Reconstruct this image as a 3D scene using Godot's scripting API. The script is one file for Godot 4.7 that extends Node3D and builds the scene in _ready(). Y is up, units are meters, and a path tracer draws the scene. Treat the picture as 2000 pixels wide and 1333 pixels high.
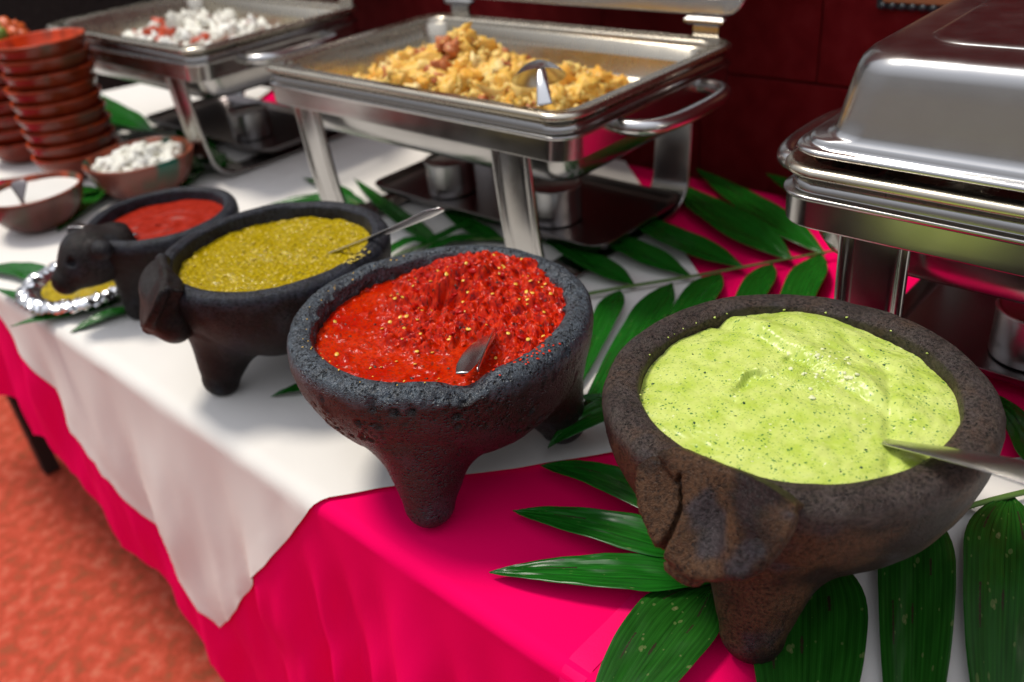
extends Node3D

var M := {}
var taken := {}
var rng := RandomNumberGenerator.new()
var n_low := FastNoiseLite.new()
var n_mid := FastNoiseLite.new()
var n_fine := FastNoiseLite.new()
var n_cell := FastNoiseLite.new()
var n_one := FastNoiseLite.new()

const EDGE := -0.308          # front edge of the table top
const TABLE_DEPTH := 0.87
const BEND := 0.014           # radius of the table edge under the cloths
const RIM_X := 0.303
const RIM_Z := 0.188


# ---------------------------------------------------------------- bookkeeping
func numbered(called: String) -> String:
	var n: int = taken.get(called, 0)
	taken[called] = n + 1
	return called if n == 0 else "%s_%03d" % [called, n]


func tag(o: Node, label: String, category: String, group := "", kind := "") -> Node:
	o.set_meta("label", label)
	if category:
		o.set_meta("category", category)
	if group:
		o.set_meta("group", group)
	if kind:
		o.set_meta("kind", kind)
	return o


func thing(called: String, label: String, category: String, at := Vector3.ZERO, turn := 0.0, group := "") -> Node3D:
	var o := Node3D.new()
	o.name = numbered(called)
	add_child(o)
	o.position = at
	o.rotation.y = turn
	tag(o, label, category, group)
	return o


func obj(called: String, mesh: Mesh, mat: Material, parent: Node = self) -> MeshInstance3D:
	var o := MeshInstance3D.new()
	o.name = numbered(called) if parent == self else called
	o.mesh = mesh
	o.material_override = null
	if mat:
		o.set_surface_override_material(0, mat)
	o.cast_shadow = GeometryInstance3D.SHADOW_CASTING_SETTING_ON
	parent.add_child(o, true)
	return o


func copy(o: Node3D, label: String, at: Vector3, turn := 0.0) -> Node3D:
	var base := o.name.rstrip("0123456789").trim_suffix("_")
	var c: Node3D = o.duplicate()
	c.name = numbered(base)
	add_child(c)
	c.position = at
	c.rotation.y = turn
	c.set_meta("label", label)
	return c


# ---------------------------------------------------------------- shapes
# rows of points to a smooth sheet; wrap joins the last column to the first
func sheet(rows: Array, wrap := false, uvs: Array = [], cols: Array = [], flip := false) -> ArrayMesh:
	var nr := rows.size()
	var nc: int = rows[0].size()
	var v := PackedVector3Array()
	var uv := PackedVector2Array()
	var co := PackedColorArray()
	for i in nr:
		v.append_array(rows[i])
		if uvs:
			uv.append_array(uvs[i])
		if cols:
			co.append_array(cols[i])
	var ix := PackedInt32Array()
	var last := nc if wrap else nc - 1
	for i in nr - 1:
		for j in last:
			var a := i * nc + j
			var b := i * nc + (j + 1) % nc
			var c := a + nc
			var d := b + nc
			if flip:
				ix.append_array([a, c, b, b, c, d])
			else:
				ix.append_array([a, b, c, b, d, c])
	return from_arrays(v, ix, uv, co)


func from_arrays(v: PackedVector3Array, ix: PackedInt32Array, uv := PackedVector2Array(), co := PackedColorArray(), smooth := true) -> ArrayMesh:
	var a := []
	a.resize(Mesh.ARRAY_MAX)
	a[Mesh.ARRAY_VERTEX] = v
	if smooth:
		var nrm := PackedVector3Array()
		nrm.resize(v.size())
		for k in range(0, ix.size(), 3):
			var p := v[ix[k]]
			var f := (v[ix[k + 2]] - p).cross(v[ix[k + 1]] - p)
			nrm[ix[k]] += f
			nrm[ix[k + 1]] += f
			nrm[ix[k + 2]] += f
		for k in nrm.size():
			nrm[k] = nrm[k].normalized() if nrm[k].length_squared() > 0.0 else Vector3.UP
		a[Mesh.ARRAY_NORMAL] = nrm
	if uv.size():
		a[Mesh.ARRAY_TEX_UV] = uv
	if co.size():
		a[Mesh.ARRAY_COLOR] = co
	a[Mesh.ARRAY_INDEX] = ix
	var m := ArrayMesh.new()
	m.add_surface_from_arrays(Mesh.PRIMITIVE_TRIANGLES, a)
	return m


func ring(hx: float, hz: float, r: float, y: float, n := 7) -> PackedVector3Array:
	var out := PackedVector3Array()
	r = minf(r, minf(hx, hz) * 0.98)
	for q in 4:
		var cx: float = [1, -1, -1, 1][q] * (hx - r)
		var cz: float = [1, 1, -1, -1][q] * (hz - r)
		for k in n:
			var t := (q + k / float(n - 1)) * PI / 2
			out.append(Vector3(cx + r * cos(t), y, cz + r * sin(t)))
	return out


# rounded-rectangle loft: each level is [inset x, inset z, corner radius, y]; sharp creases come from doubled levels
func loft(hx: float, hz: float, levels: Array, cap := true) -> ArrayMesh:
	var rows := []
	for l in levels:
		rows.append(ring(hx - l[0], hz - l[1], l[2], l[3]))
	if cap:
		var y: float = levels[-1][3]
		var mid := PackedVector3Array()
		for k in rows[0].size():
			mid.append(Vector3(0, y, 0))
		rows.append(rows[-1].duplicate())
		rows.append(mid)
	return sheet(rows, true)


func lathe(profile: Array, n: int, wobble = null) -> ArrayMesh:
	var rows := []
	for p in profile:
		var row := PackedVector3Array()
		for k in n:
			var t := TAU * k / n
			var q := Vector3(p.x * cos(t), p.y, p.x * sin(t))
			row.append(wobble.call(q) if wobble != null else q)
		rows.append(row)
	return sheet(rows, true)


# a tube along points; radius as (across, up) at each point
func tube(path: Array, radii: Array, n := 12, side := Vector3.ZERO) -> ArrayMesh:
	var rows := []
	var m := path.size()
	for i in m:
		var a: Vector3 = path[maxi(i - 1, 0)]
		var b: Vector3 = path[mini(i + 1, m - 1)]
		var d := (b - a).normalized()
		var s := side
		if s == Vector3.ZERO:
			s = Vector3.UP if absf(d.y) < 0.9 else Vector3.RIGHT
			s = d.cross(s)
		s = (s - d * s.dot(d)).normalized()
		var u := s.cross(d).normalized()
		var r: Vector2 = radii[0]
		if radii.size() > 1:
			var f := i / float(m - 1) * (radii.size() - 1)
			var k0 := mini(int(f), radii.size() - 2)
			r = radii[k0].lerp(radii[k0 + 1], f - k0)
		var row := PackedVector3Array()
		for k in n:
			var t := TAU * k / n
			row.append(path[i] + s * cos(t) * r.x + u * sin(t) * r.y)
		rows.append(row)
	for e in [0, m - 1]:
		var cap := PackedVector3Array()
		for k in n:
			cap.append(path[e])
		if e == 0:
			rows.push_front(cap)
		else:
			rows.append(cap)
	return sheet(rows, true)


func smooth_path(pts: Array, per := 6) -> Array:
	var out := []
	for i in pts.size() - 1:
		var a = pts[maxi(i - 1, 0)]
		var d = pts[mini(i + 2, pts.size() - 1)]
		for k in per:
			out.append(pts[i].cubic_interpolate(pts[i + 1], a, d, k / float(per)))
	out.append(pts[-1])
	return out


func box(st: SurfaceTool, at: Vector3, size: Vector3, bevel := 0.0) -> void:
	var h := size / 2
	var v := PackedVector3Array()
	for lvl in [[-h.y, bevel], [-h.y + bevel, 0.0], [h.y - bevel, 0.0], [h.y, bevel]]:
		var i: float = lvl[1]
		for c in [Vector2(1, 1), Vector2(-1, 1), Vector2(-1, -1), Vector2(1, -1)]:
			v.append(at + Vector3(c.x * (h.x - i), lvl[0], c.y * (h.z - i)))
	for l in 3:
		for k in 4:
			var a := l * 4 + k
			var b := l * 4 + (k + 1) % 4
			for q in [a, b, a + 4, b, b + 4, a + 4]:
				st.add_vertex(v[q])
	for q in [0, 2, 1, 0, 3, 2]:
		st.add_vertex(v[q])
	for q in [12, 13, 14, 12, 14, 15]:
		st.add_vertex(v[q])


func begin() -> SurfaceTool:
	var st := SurfaceTool.new()
	st.begin(Mesh.PRIMITIVE_TRIANGLES)
	st.set_smooth_group(-1)
	return st


func finish(st: SurfaceTool) -> ArrayMesh:
	st.generate_normals()
	return st.commit()


func box_mesh(size: Vector3, bevel := 0.0, at := Vector3.ZERO) -> ArrayMesh:
	var st := begin()
	box(st, at, size, bevel)
	return finish(st)


# signed distance pieces and surface nets
func ell(p: Vector3, c: Vector3, r: Vector3) -> float:
	var q := p - c
	var k0 := (q / r).length()
	var k1 := (q / (r * r)).length()
	return k0 * (k0 - 1.0) / maxf(k1, 1e-6)


func cap(p: Vector3, a: Vector3, b: Vector3, ra: float, rb: float) -> float:
	var ab := b - a
	var t := clampf((p - a).dot(ab) / ab.length_squared(), 0, 1)
	return (p - a - ab * t).length() - lerpf(ra, rb, t)


func smin(a: float, b: float, k: float) -> float:
	var h := clampf(0.5 + 0.5 * (b - a) / k, 0, 1)
	return lerpf(b, a, h) - k * h * (1.0 - h)


func nets(f: Callable, lo: Vector3, hi: Vector3, cell: float) -> ArrayMesh:
	var n := Vector3i(((hi - lo) / cell).ceil()) + Vector3i.ONE
	var val := PackedFloat32Array()
	val.resize(n.x * n.y * n.z)
	var at := 0
	for z in n.z:
		for y in n.y:
			for x in n.x:
				val[at] = f.call(lo + Vector3(x, y, z) * cell)
				at += 1
	var sx := 1
	var sy := n.x
	var sz := n.x * n.y
	var off := [0, sx, sy, sx + sy, sz, sx + sz, sy + sz, sx + sy + sz]
	var pos := [Vector3(0, 0, 0), Vector3(1, 0, 0), Vector3(0, 1, 0), Vector3(1, 1, 0), Vector3(0, 0, 1), Vector3(1, 0, 1), Vector3(0, 1, 1), Vector3(1, 1, 1)]
	var edges := [[0, 1], [2, 3], [4, 5], [6, 7], [0, 2], [1, 3], [4, 6], [5, 7], [0, 4], [1, 5], [2, 6], [3, 7]]
	var id := PackedInt32Array()
	id.resize(val.size())
	id.fill(-1)
	var v := PackedVector3Array()
	for z in n.z - 1:
		for y in n.y - 1:
			for x in n.x - 1:
				var b := x + y * sy + z * sz
				var inside := 0
				for k in 8:
					if val[b + off[k]] < 0.0:
						inside += 1
				if inside == 0 or inside == 8:
					continue
				var sum := Vector3.ZERO
				var cnt := 0
				for e in edges:
					var va := val[b + off[e[0]]]
					var vb := val[b + off[e[1]]]
					if (va < 0.0) != (vb < 0.0):
						sum += pos[e[0]].lerp(pos[e[1]], va / (va - vb))
						cnt += 1
				id[b] = v.size()
				v.append(lo + (Vector3(x, y, z) + sum / cnt) * cell)
	var ix := PackedInt32Array()
	for z in range(1, n.z - 1):
		for y in range(1, n.y - 1):
			for x in range(1, n.x - 1):
				var b := x + y * sy + z * sz
				var here := val[b] < 0.0
				for ax in 3:
					var s: int = [sx, sy, sz][ax]
					if here == (val[b + s] < 0.0):
						continue
					var p: int = [sy, sz, sx][ax]
					var q: int = [sz, sx, sy][ax]
					var a0 := id[b]
					var a1 := id[b - p]
					var a2 := id[b - p - q]
					var a3 := id[b - q]
					if here:
						ix.append_array([a0, a2, a1, a0, a3, a2])
					else:
						ix.append_array([a0, a1, a2, a0, a2, a3])
	return from_arrays(v, ix)


# ---------------------------------------------------------------- materials
func mat(color: Color, rough := 0.6, metal := 0.0, spec := 0.5) -> StandardMaterial3D:
	var m := StandardMaterial3D.new()
	m.albedo_color = color.linear_to_srgb()
	m.roughness = rough
	m.metallic = metal
	m.metallic_specular = spec
	return m


func noise(kind: int, freq: float, octaves := 4, sd := 1) -> FastNoiseLite:
	var n := FastNoiseLite.new()
	n.noise_type = kind
	n.frequency = freq
	n.fractal_octaves = octaves
	n.seed = sd
	return n


func noise_image(n: FastNoiseLite, w: int, h: int) -> PackedByteArray:
	var im := n.get_seamless_image(w, h)
	im.convert(Image.FORMAT_L8)
	return im.get_data()


func squeezed(data: PackedByteArray, lo: float, hi: float) -> PackedByteArray:
	for k in data.size():
		data[k] = int(lerpf(lo, hi, data[k] / 255.0) * 255.0)
	return data


func grey(data: PackedByteArray, w: int, h: int) -> ImageTexture:
	return ImageTexture.create_from_image(Image.create_from_data(w, h, false, Image.FORMAT_L8, data))


# colour texture from a noise through a ramp of (position, colour) stops, in linear colours
func ramp_texture(n: FastNoiseLite, size: int, stops: Array) -> ImageTexture:
	var g := Gradient.new()
	var offs := PackedFloat32Array()
	var cols := PackedColorArray()
	for s in stops:
		offs.append(s[0])
		cols.append(s[1].linear_to_srgb())
	g.offsets = offs
	g.colors = cols
	var lut := PackedByteArray()
	for k in 256:
		var c := g.sample(k / 255.0)
		lut.append_array([c.r8, c.g8, c.b8])
	var src := noise_image(n, size, size)
	var out := PackedByteArray()
	out.resize(size * size * 3)
	for k in size * size:
		var v := src[k] * 3
		out[k * 3] = lut[v]
		out[k * 3 + 1] = lut[v + 1]
		out[k * 3 + 2] = lut[v + 2]
	return ImageTexture.create_from_image(Image.create_from_data(size, size, false, Image.FORMAT_RGB8, out))


func tri(m: StandardMaterial3D, scale: float) -> StandardMaterial3D:
	m.uv1_triplanar = true
	m.uv1_triplanar_sharpness = 4.0
	m.uv1_scale = Vector3.ONE * scale
	return m


func bump(m: StandardMaterial3D, t: Texture2D, cm: float) -> StandardMaterial3D:
	m.heightmap_enabled = true
	m.heightmap_texture = t
	m.heightmap_scale = cm
	return m


func make_materials() -> void:
	var S := FastNoiseLite.TYPE_SIMPLEX_SMOOTH
	# pitted volcanic stone: pits of two sizes in a fine grain
	var cell := noise(FastNoiseLite.TYPE_CELLULAR, 0.045, 1, 3)
	cell.cellular_return_type = FastNoiseLite.RETURN_DISTANCE
	cell.cellular_jitter = 1.0
	var cell2 := noise(FastNoiseLite.TYPE_CELLULAR, 0.11, 1, 8)
	cell2.cellular_return_type = FastNoiseLite.RETURN_DISTANCE
	var where := noise_image(noise(S, 0.012, 3, 5), 512, 512)
	var a := noise_image(cell, 512, 512)
	var b := noise_image(cell2, 512, 512)
	var grain := noise_image(noise(S, 0.12, 4, 9), 512, 512)
	var h := PackedByteArray()
	h.resize(512 * 512)
	var hs := PackedByteArray()
	hs.resize(512 * 512)
	for k in 512 * 512:
		var open := clampf((where[k] - 95.0) / 70.0, 0.0, 1.0)
		var pit := clampf((a[k] - 30.0) / 55.0, 0.0, 1.0)
		var pit2 := clampf((b[k] - 20.0) / 60.0, 0.0, 1.0)
		var g := grain[k] / 255.0
		h[k] = int(clampf((0.62 * lerpf(1.0, pit, open) + 0.2 * pit2 + 0.18 * g) * 255.0, 0, 255))
		hs[k] = int(clampf((0.5 + 0.3 * pit2 - 0.3 * (1.0 - pit) * open * 0.5 + 0.3 * (g - 0.5)) * 255.0, 0, 255))
	var pits := grey(h, 512, 512)
	var soft := grey(hs, 512, 512)
	M.pits = pits
	# darker in the pores: the stone's tone follows the same pits as its relief
	var tone := noise_image(noise(S, 0.03, 6, 21), 512, 512)
	var pore_tone := PackedByteArray()
	pore_tone.resize(512 * 512 * 3)
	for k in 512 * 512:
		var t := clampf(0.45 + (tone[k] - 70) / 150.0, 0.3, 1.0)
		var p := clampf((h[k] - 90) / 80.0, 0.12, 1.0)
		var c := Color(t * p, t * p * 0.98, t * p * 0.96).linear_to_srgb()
		pore_tone[k * 3] = c.r8
		pore_tone[k * 3 + 1] = c.g8
		pore_tone[k * 3 + 2] = c.b8
	var mottle := ImageTexture.create_from_image(Image.create_from_data(512, 512, false, Image.FORMAT_RGB8, pore_tone))
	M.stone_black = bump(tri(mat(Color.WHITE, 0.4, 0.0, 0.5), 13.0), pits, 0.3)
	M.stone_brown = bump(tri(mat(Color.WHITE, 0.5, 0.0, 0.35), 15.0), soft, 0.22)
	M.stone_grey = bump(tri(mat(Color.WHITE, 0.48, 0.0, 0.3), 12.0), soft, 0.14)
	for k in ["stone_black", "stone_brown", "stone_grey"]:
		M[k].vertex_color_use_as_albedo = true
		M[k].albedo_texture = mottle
	# steel with a faint brushed relief and smudges in the gloss
	var smudge := grey(squeezed(noise_image(noise(S, 0.012, 4, 33), 512, 512), 0.72, 1.0), 512, 512)
	M.steel = mat(Color(0.41, 0.40, 0.39), 0.27, 1.0)
	M.steel.roughness_texture = smudge
	tri(M.steel, 3.0)
	M.steel_bright = mat(Color(0.56, 0.55, 0.54), 0.28, 1.0)
	M.steel_bright.roughness_texture = smudge
	tri(M.steel_bright, 4.0)
	M.steel_spoon = mat(Color(0.62, 0.61, 0.6), 0.22, 1.0)
	M.steel_pan = mat(Color(0.54, 0.49, 0.40), 0.32, 1.0)
	M.steel_pan.roughness_texture = smudge
	tri(M.steel_pan, 5.0)
	M.tray = mat(Color(0.26, 0.23, 0.225), 0.28, 1.0)
	M.foil = mat(Color(0.85, 0.85, 0.86), 0.18, 1.0)
	# cloths
	var weave := PackedByteArray()
	weave.resize(256 * 256)
	var slub := noise_image(noise(S, 0.05, 3, 41), 256, 256)
	for y in 256:
		for x in 256:
			var k := y * 256 + x
			weave[k] = int(clampf(110 + 60 * sin(x * TAU / 8.0) * sin(y * TAU / 8.0) + (slub[k] - 128) * 0.5, 0, 255))
	var weave_t := grey(weave, 256, 256)
	M.white_cloth = bump(tri(mat(Color(0.82, 0.785, 0.735), 0.85, 0.0, 0.2), 12.0), weave_t, 0.008)
	M.pink_cloth = bump(tri(mat(Color(0.93, 0.001, 0.11), 0.8, 0.0, 0.12), 12.0), weave_t, 0.008)
	M.pink_band = bump(tri(mat(Color(0.93, 0.003, 0.13), 0.65, 0.0, 0.2), 30.0), weave_t, 0.02)
	# floor, walls
	M.floor = tri(mat(Color.WHITE, 0.8, 0.0, 0.12), 1.3)
	M.floor.albedo_texture = ramp_texture(noise(S, 0.016, 7, 51), 1024, [[0.15, Color(0.33, 0.08, 0.04)], [0.4, Color(0.45, 0.07, 0.038)], [0.5, Color(0.49, 0.075, 0.042)], [0.6, Color(0.53, 0.085, 0.05)], [0.85, Color(0.56, 0.14, 0.085)]])
	bump(M.floor, grey(noise_image(noise(S, 0.05, 5, 52), 512, 512), 512, 512), 0.3)
	M.added_paving = tri(mat(Color.WHITE, 0.8, 0.0, 0.4), 0.6)
	M.added_paving.albedo_texture = ramp_texture(noise(S, 0.02, 5, 58), 512, [[0.2, Color(0.10, 0.085, 0.07)], [0.8, Color(0.2, 0.175, 0.15)]])
	M.wall = tri(mat(Color.WHITE, 0.7, 0.0, 0.2), 2.0)
	M.wall.albedo_texture = ramp_texture(noise(S, 0.02, 5, 53), 512, [[0.2, Color(0.12, 0.004, 0.006)], [0.5, Color(0.14, 0.006, 0.008)], [0.8, Color(0.155, 0.009, 0.011)]])
	bump(M.wall, smudge, 0.08)
	M.wall_grey = tri(mat(Color.WHITE, 0.8, 0.0, 0.15), 2.0)
	M.wall_grey.albedo_texture = ramp_texture(noise(S, 0.03, 5, 54), 512, [[0.2, Color(0.004, 0.005, 0.005)], [0.5, Color(0.010, 0.012, 0.012)], [0.8, Color(0.02, 0.022, 0.021)]])
	M.wood_dark = mat(Color(0.02, 0.016, 0.014), 0.6)
	M.plaque = tri(mat(Color(0.35, 0.13, 0.05), 0.5), 8.0)
	M.plaque_dark = mat(Color(0.02, 0.025, 0.03), 0.4)
	# leaves: long veins, pale specks; v runs along the leaflet, u across
	M.leaf = leaf_material(Color(0.010, 0.125, 0.009), 61, 30)
	M.leaf_dark = leaf_material(Color(0.013, 0.088, 0.008), 62, 60)
	M.rachis = mat(Color(0.09, 0.17, 0.03), 0.45)
	# clay, foods
	M.clay = mat(Color.WHITE, 0.25, 0.0, 0.4)
	M.clay.vertex_color_use_as_albedo = true
	M.salsa = mat(Color.WHITE, 0.13, 0.0, 0.27)
	M.salsa.vertex_color_use_as_albedo = true
	bump(tri(M.salsa, 22.0), grey(noise_image(noise(S, 0.03, 3, 71), 512, 512), 512, 512), 0.022)
	M.paste = mat(Color.WHITE, 0.4, 0.0, 0.2)
	M.paste.vertex_color_use_as_albedo = true
	M.cream_salsa = mat(Color.WHITE, 0.28, 0.0, 0.4)
	M.cream_salsa.albedo_texture = green_texture()
	M.cream_salsa.heightmap_enabled = false
	M.seed = mat(Color(0.85, 0.5, 0.06), 0.25)
	M.seed_pale = mat(Color(0.60, 0.45, 0.07), 0.35, 0.0, 0.3)
	M.smear = mat(Color(0.5, 0.6, 0.13), 0.35)
	M.herb = mat(Color(0.02, 0.08, 0.02), 0.4)
	M.char = mat(Color(0.03, 0.012, 0.008), 0.35)
	M.chili = mat(Color(0.42, 0.004, 0.002), 0.18, 0.0, 0.35)
	M.flake = mat(Color(0.68, 0.035, 0.004), 0.2, 0.0, 0.35)
	M.crumb = mat(Color(0.75, 0.78, 0.45), 0.5)
	M.egg = []
	for c in [Color(0.87, 0.51, 0.10), Color(0.88, 0.59, 0.17), Color(0.83, 0.42, 0.06), Color(0.9, 0.67, 0.28), Color(0.5, 0.16, 0.05)]:
		var e := mat(c, 0.45, 0.0, 0.4)
		e.subsurf_scatter_enabled = true
		e.subsurf_scatter_strength = 0.15
		M.egg.append(e)
	M.cheese = [mat(Color(0.86, 0.84, 0.74), 0.6), mat(Color(0.88, 0.87, 0.8), 0.6)]
	M.cream = mat(Color(0.86, 0.85, 0.8), 0.3)
	M.tomato = mat(Color(0.55, 0.07, 0.02), 0.4)
	M.fuel = mat(Color(0.5, 0.5, 0.5), 0.3, 1.0)


func leaf_material(base: Color, sd: int, specks: int) -> StandardMaterial3D:
	rng.seed = sd
	var w := 256
	var h := 1024
	var streak := noise(FastNoiseLite.TYPE_SIMPLEX_SMOOTH, 0.03, 3, sd)
	var im := Image.create(w, h, false, Image.FORMAT_RGB8)
	var line := PackedFloat32Array()
	for x in w:
		line.append(0.85 + 0.3 * streak.get_noise_1d(x * 3.0) + (0.45 if x % 16 == 0 else 0.0) - (0.3 if x % 16 == 8 else 0.0))
	for y in h:
		for x in w:
			var f := line[x] * (1.0 + 0.35 * streak.get_noise_2d(x * 1.2, y * 0.12))
			var c := Color(base.r * f, base.g * f, base.b * f)
			im.set_pixel(x, y, c.linear_to_srgb())
	for k in specks:
		var c := Color(0.16, 0.2, 0.06).lerp(Color(0.25, 0.2, 0.1), rng.randf()).linear_to_srgb()
		var p := Vector2(rng.randf() * w, rng.randf() * h)
		var r := rng.randf_range(2.0, 8.0) * pow(rng.randf(), 0.7)
		for yy in range(-14, 15):
			for xx in range(-6, 7):
				var d := Vector2(xx, yy * 0.5).length() + rng.randf_range(-0.8, 0.8)
				if d < r and p.x + xx >= 0 and p.x + xx < w and p.y + yy >= 0 and p.y + yy < h:
					im.set_pixel(int(p.x) + xx, int(p.y) + yy, im.get_pixel(int(p.x) + xx, int(p.y) + yy).lerp(c, 0.55))
	# a few brown scars along the veins
	for k in 5:
		var x0 := rng.randi_range(20, w - 20)
		var y0 := rng.randi_range(0, h - 200)
		for y in rng.randi_range(60, 180):
			var half := rng.randi_range(1, 4)
			for xx in range(-half, half + 1):
				im.set_pixel(x0 + xx, y0 + y, Color(0.03, 0.022, 0.012).linear_to_srgb())
	var m := mat(Color.WHITE, 0.27, 0.0, 0.42)
	m.albedo_texture = ImageTexture.create_from_image(im)
	m.backlight_enabled = false
	return m


func green_texture() -> ImageTexture:
	rng.seed = 77
	var n := 1024
	var src := noise_image(noise(FastNoiseLite.TYPE_SIMPLEX_SMOOTH, 0.008, 5, 78), n, n)
	var fine := noise_image(noise(FastNoiseLite.TYPE_SIMPLEX_SMOOTH, 0.06, 3, 79), n, n)
	var data := PackedByteArray()
	data.resize(n * n * 3)
	var lut := []
	for k in 256:
		var c := Color(0.44, 0.57, 0.075).lerp(Color(0.60, 0.69, 0.18), clampf((k - 40) / 160.0, 0, 1)).linear_to_srgb()
		lut.append([c.r8, c.g8, c.b8])
	for k in n * n:
		var c = lut[clampi(src[k] + (fine[k] - 128) / 3, 0, 255)]
		data[k * 3] = c[0]
		data[k * 3 + 1] = c[1]
		data[k * 3 + 2] = c[2]
	var im := Image.create_from_data(n, n, false, Image.FORMAT_RGB8, data)
	for k in 8000:
		var p := Vector2i(rng.randi_range(8, n - 9), rng.randi_range(8, n - 9))
		var big := rng.randf() < 0.13
		var r := rng.randf_range(1.4, 3.4) * 0.9 if big else rng.randf_range(0.6, 1.9)
		var c := Color(0.05, 0.16, 0.035) if big else Color(0.10, 0.22, 0.04)
		if rng.randf() < 0.12:
			c = Color(0.78, 0.8, 0.5)
		var turn := rng.randf() * PI
		var srgb := c.linear_to_srgb()
		for yy in range(-6, 7):
			for xx in range(-6, 7):
				var q := Vector2(xx, yy).rotated(turn)
				if Vector2(q.x * 0.6, q.y).length() < r + rng.randf_range(-0.5, 0.4):
					im.set_pixel(p.x + xx, p.y + yy, im.get_pixel(p.x + xx, p.y + yy).lerp(srgb, 0.8 if big else 0.5))
	return ImageTexture.create_from_image(im)


# ---------------------------------------------------------------- stone mortars
func stone_shift(q: Vector3, amp: float) -> float:
	return amp * (1.3 * n_low.get_noise_3dv(q * 100.0) + 0.55 * n_mid.get_noise_3dv(q * 100.0))


func stone_color(q: Vector3, a: Color, b: Color, c: Color) -> Color:
	var t := smoothstep(-0.25, 0.3, n_low.get_noise_3dv(q * 130.0 + Vector3(9, 3, 1)))
	var u := smoothstep(0.1, 0.45, n_low.get_noise_3dv(q * 210.0 + Vector3(40, 7, 3)))
	return a.lerp(b, t).lerp(c, u * 0.8)


# a fourth colour paints sky sheen, and some wear, in blue-grey on the rim (above the given height)
func paint(m: ArrayMesh, seedv: Vector3, cols: Array, sheen_wear_above := 9.0) -> ArrayMesh:
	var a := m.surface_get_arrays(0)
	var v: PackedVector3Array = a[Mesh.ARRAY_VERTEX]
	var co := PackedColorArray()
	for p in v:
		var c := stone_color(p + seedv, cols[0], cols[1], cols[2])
		if p.y > sheen_wear_above:
			c = c.lerp(cols[3], smoothstep(sheen_wear_above, sheen_wear_above + 0.008, p.y + 0.010 * n_low.get_noise_3dv(p * 260.0)) * (0.75 + 0.5 * n_mid.get_noise_3dv(p * 200.0)))
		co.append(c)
	a[Mesh.ARRAY_COLOR] = co
	var out := ArrayMesh.new()
	out.add_surface_from_arrays(Mesh.PRIMITIVE_TRIANGLES, a)
	return out


func bowl_mesh(ro: float, ri: float, h: float, amp: float, sd: Vector3, fine: int, notch = null, pits := false) -> ArrayMesh:
	var prof := []
	var yb := h * 0.25
	for k in 31:
		var t := k / 30.0
		var a := t * PI / 2
		prof.append(Vector2(ro * pow(sin(a), 0.72), yb + (h - 0.012 - yb) * pow(1.0 - cos(a), 0.95)))
	for k in range(1, 7):
		var a := k / 6.0 * PI / 2
		prof.append(Vector2(ro - 0.009 + 0.009 * cos(a), h - 0.012 + 0.011 * sin(a)))
	for k in range(1, 7):
		prof.append(Vector2(lerpf(ro - 0.009, ri + 0.004, k / 6.0), h - 0.001 + 0.0012 * sin(k / 6.0 * PI)))
	for k in range(1, 5):
		var a := k / 4.0 * PI / 2
		prof.append(Vector2(ri + 0.004 - 0.005 * sin(a), h - 0.001 - 0.005 * (1 - cos(a))))
	for k in range(1, 16):
		var a := k / 15.0 * PI / 2
		prof.append(Vector2((ri - 0.001) * cos(a), h - 0.006 - (h * 0.55) * sin(a)))
	var yc := h * 0.75
	if pits:
		prof = resample(prof, 0.0019)
	return lathe(prof, fine, func(q: Vector3) -> Vector3:
		var d := Vector3(q.x, (q.y - yc) * 0.8, q.z).normalized()
		if q.y > h - 0.004:
			d = Vector3.UP
		var r := q + d * stone_shift(q + sd, amp)
		if pits:
			r -= d * pit_depth(q)
		# the rim is not a true circle
		var rr := 1.0 + 0.012 * n_low.get_noise_3dv(Vector3(q.x, 0, q.z).normalized() * 14.0 + sd * 50.0)
		r.x *= rr
		r.z *= rr
		return notch.call(r) if notch != null else r)


# open pores of the stone: small round holes, thick in some places and few in others
func pit_depth(q: Vector3) -> float:
	var m := smoothstep(-0.25, 0.25, n_low.get_noise_3dv(q * 160.0 + Vector3(3, 8, 2)))
	var a := n_cell.get_noise_3dv(q * 1000.0) + 1.0
	var b := n_cell.get_noise_3dv(q * 460.0 + Vector3(31, 7, 90)) + 1.0
	return 0.0016 * m * smoothstep(0.46, 0.2, a) + 0.0036 * smoothstep(0.0, 0.4, m) * smoothstep(0.36, 0.15, b)


func resample(prof: Array, step: float) -> Array:
	var out := [prof[0]]
	for k in range(1, prof.size()):
		var n := maxi(1, int(prof[k].distance_to(prof[k - 1]) / step))
		for i in range(1, n + 1):
			out.append(prof[k - 1].lerp(prof[k], i / float(n)))
	return out


# the bowl's outside as a table of distances over (radius, height), so that the legs can grow out of it
func bowl_table(ro: float, h: float) -> PackedFloat32Array:
	var prof := PackedVector2Array()
	var yb := h * 0.25
	for k in 25:
		var a := k / 24.0 * PI / 2
		prof.append(Vector2(ro * pow(sin(a), 0.72), yb + (h - 0.012 - yb) * pow(1.0 - cos(a), 0.95)))
	prof.append(Vector2(ro, h + 0.05))
	var out := PackedFloat32Array()
	for j in 80:
		for i in 80:
			var p := Vector2(i * 0.0025, j * 0.0025)
			var best := 1.0
			var side := 1.0
			for k in prof.size() - 1:
				var q := Geometry2D.get_closest_point_to_segment(p, prof[k], prof[k + 1])
				var d := p.distance_to(q)
				if d < best - 1e-7:
					best = d
					side = signf((prof[k + 1] - prof[k]).cross(p - prof[k]))
			out.append(-best * side)
	return out


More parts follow.
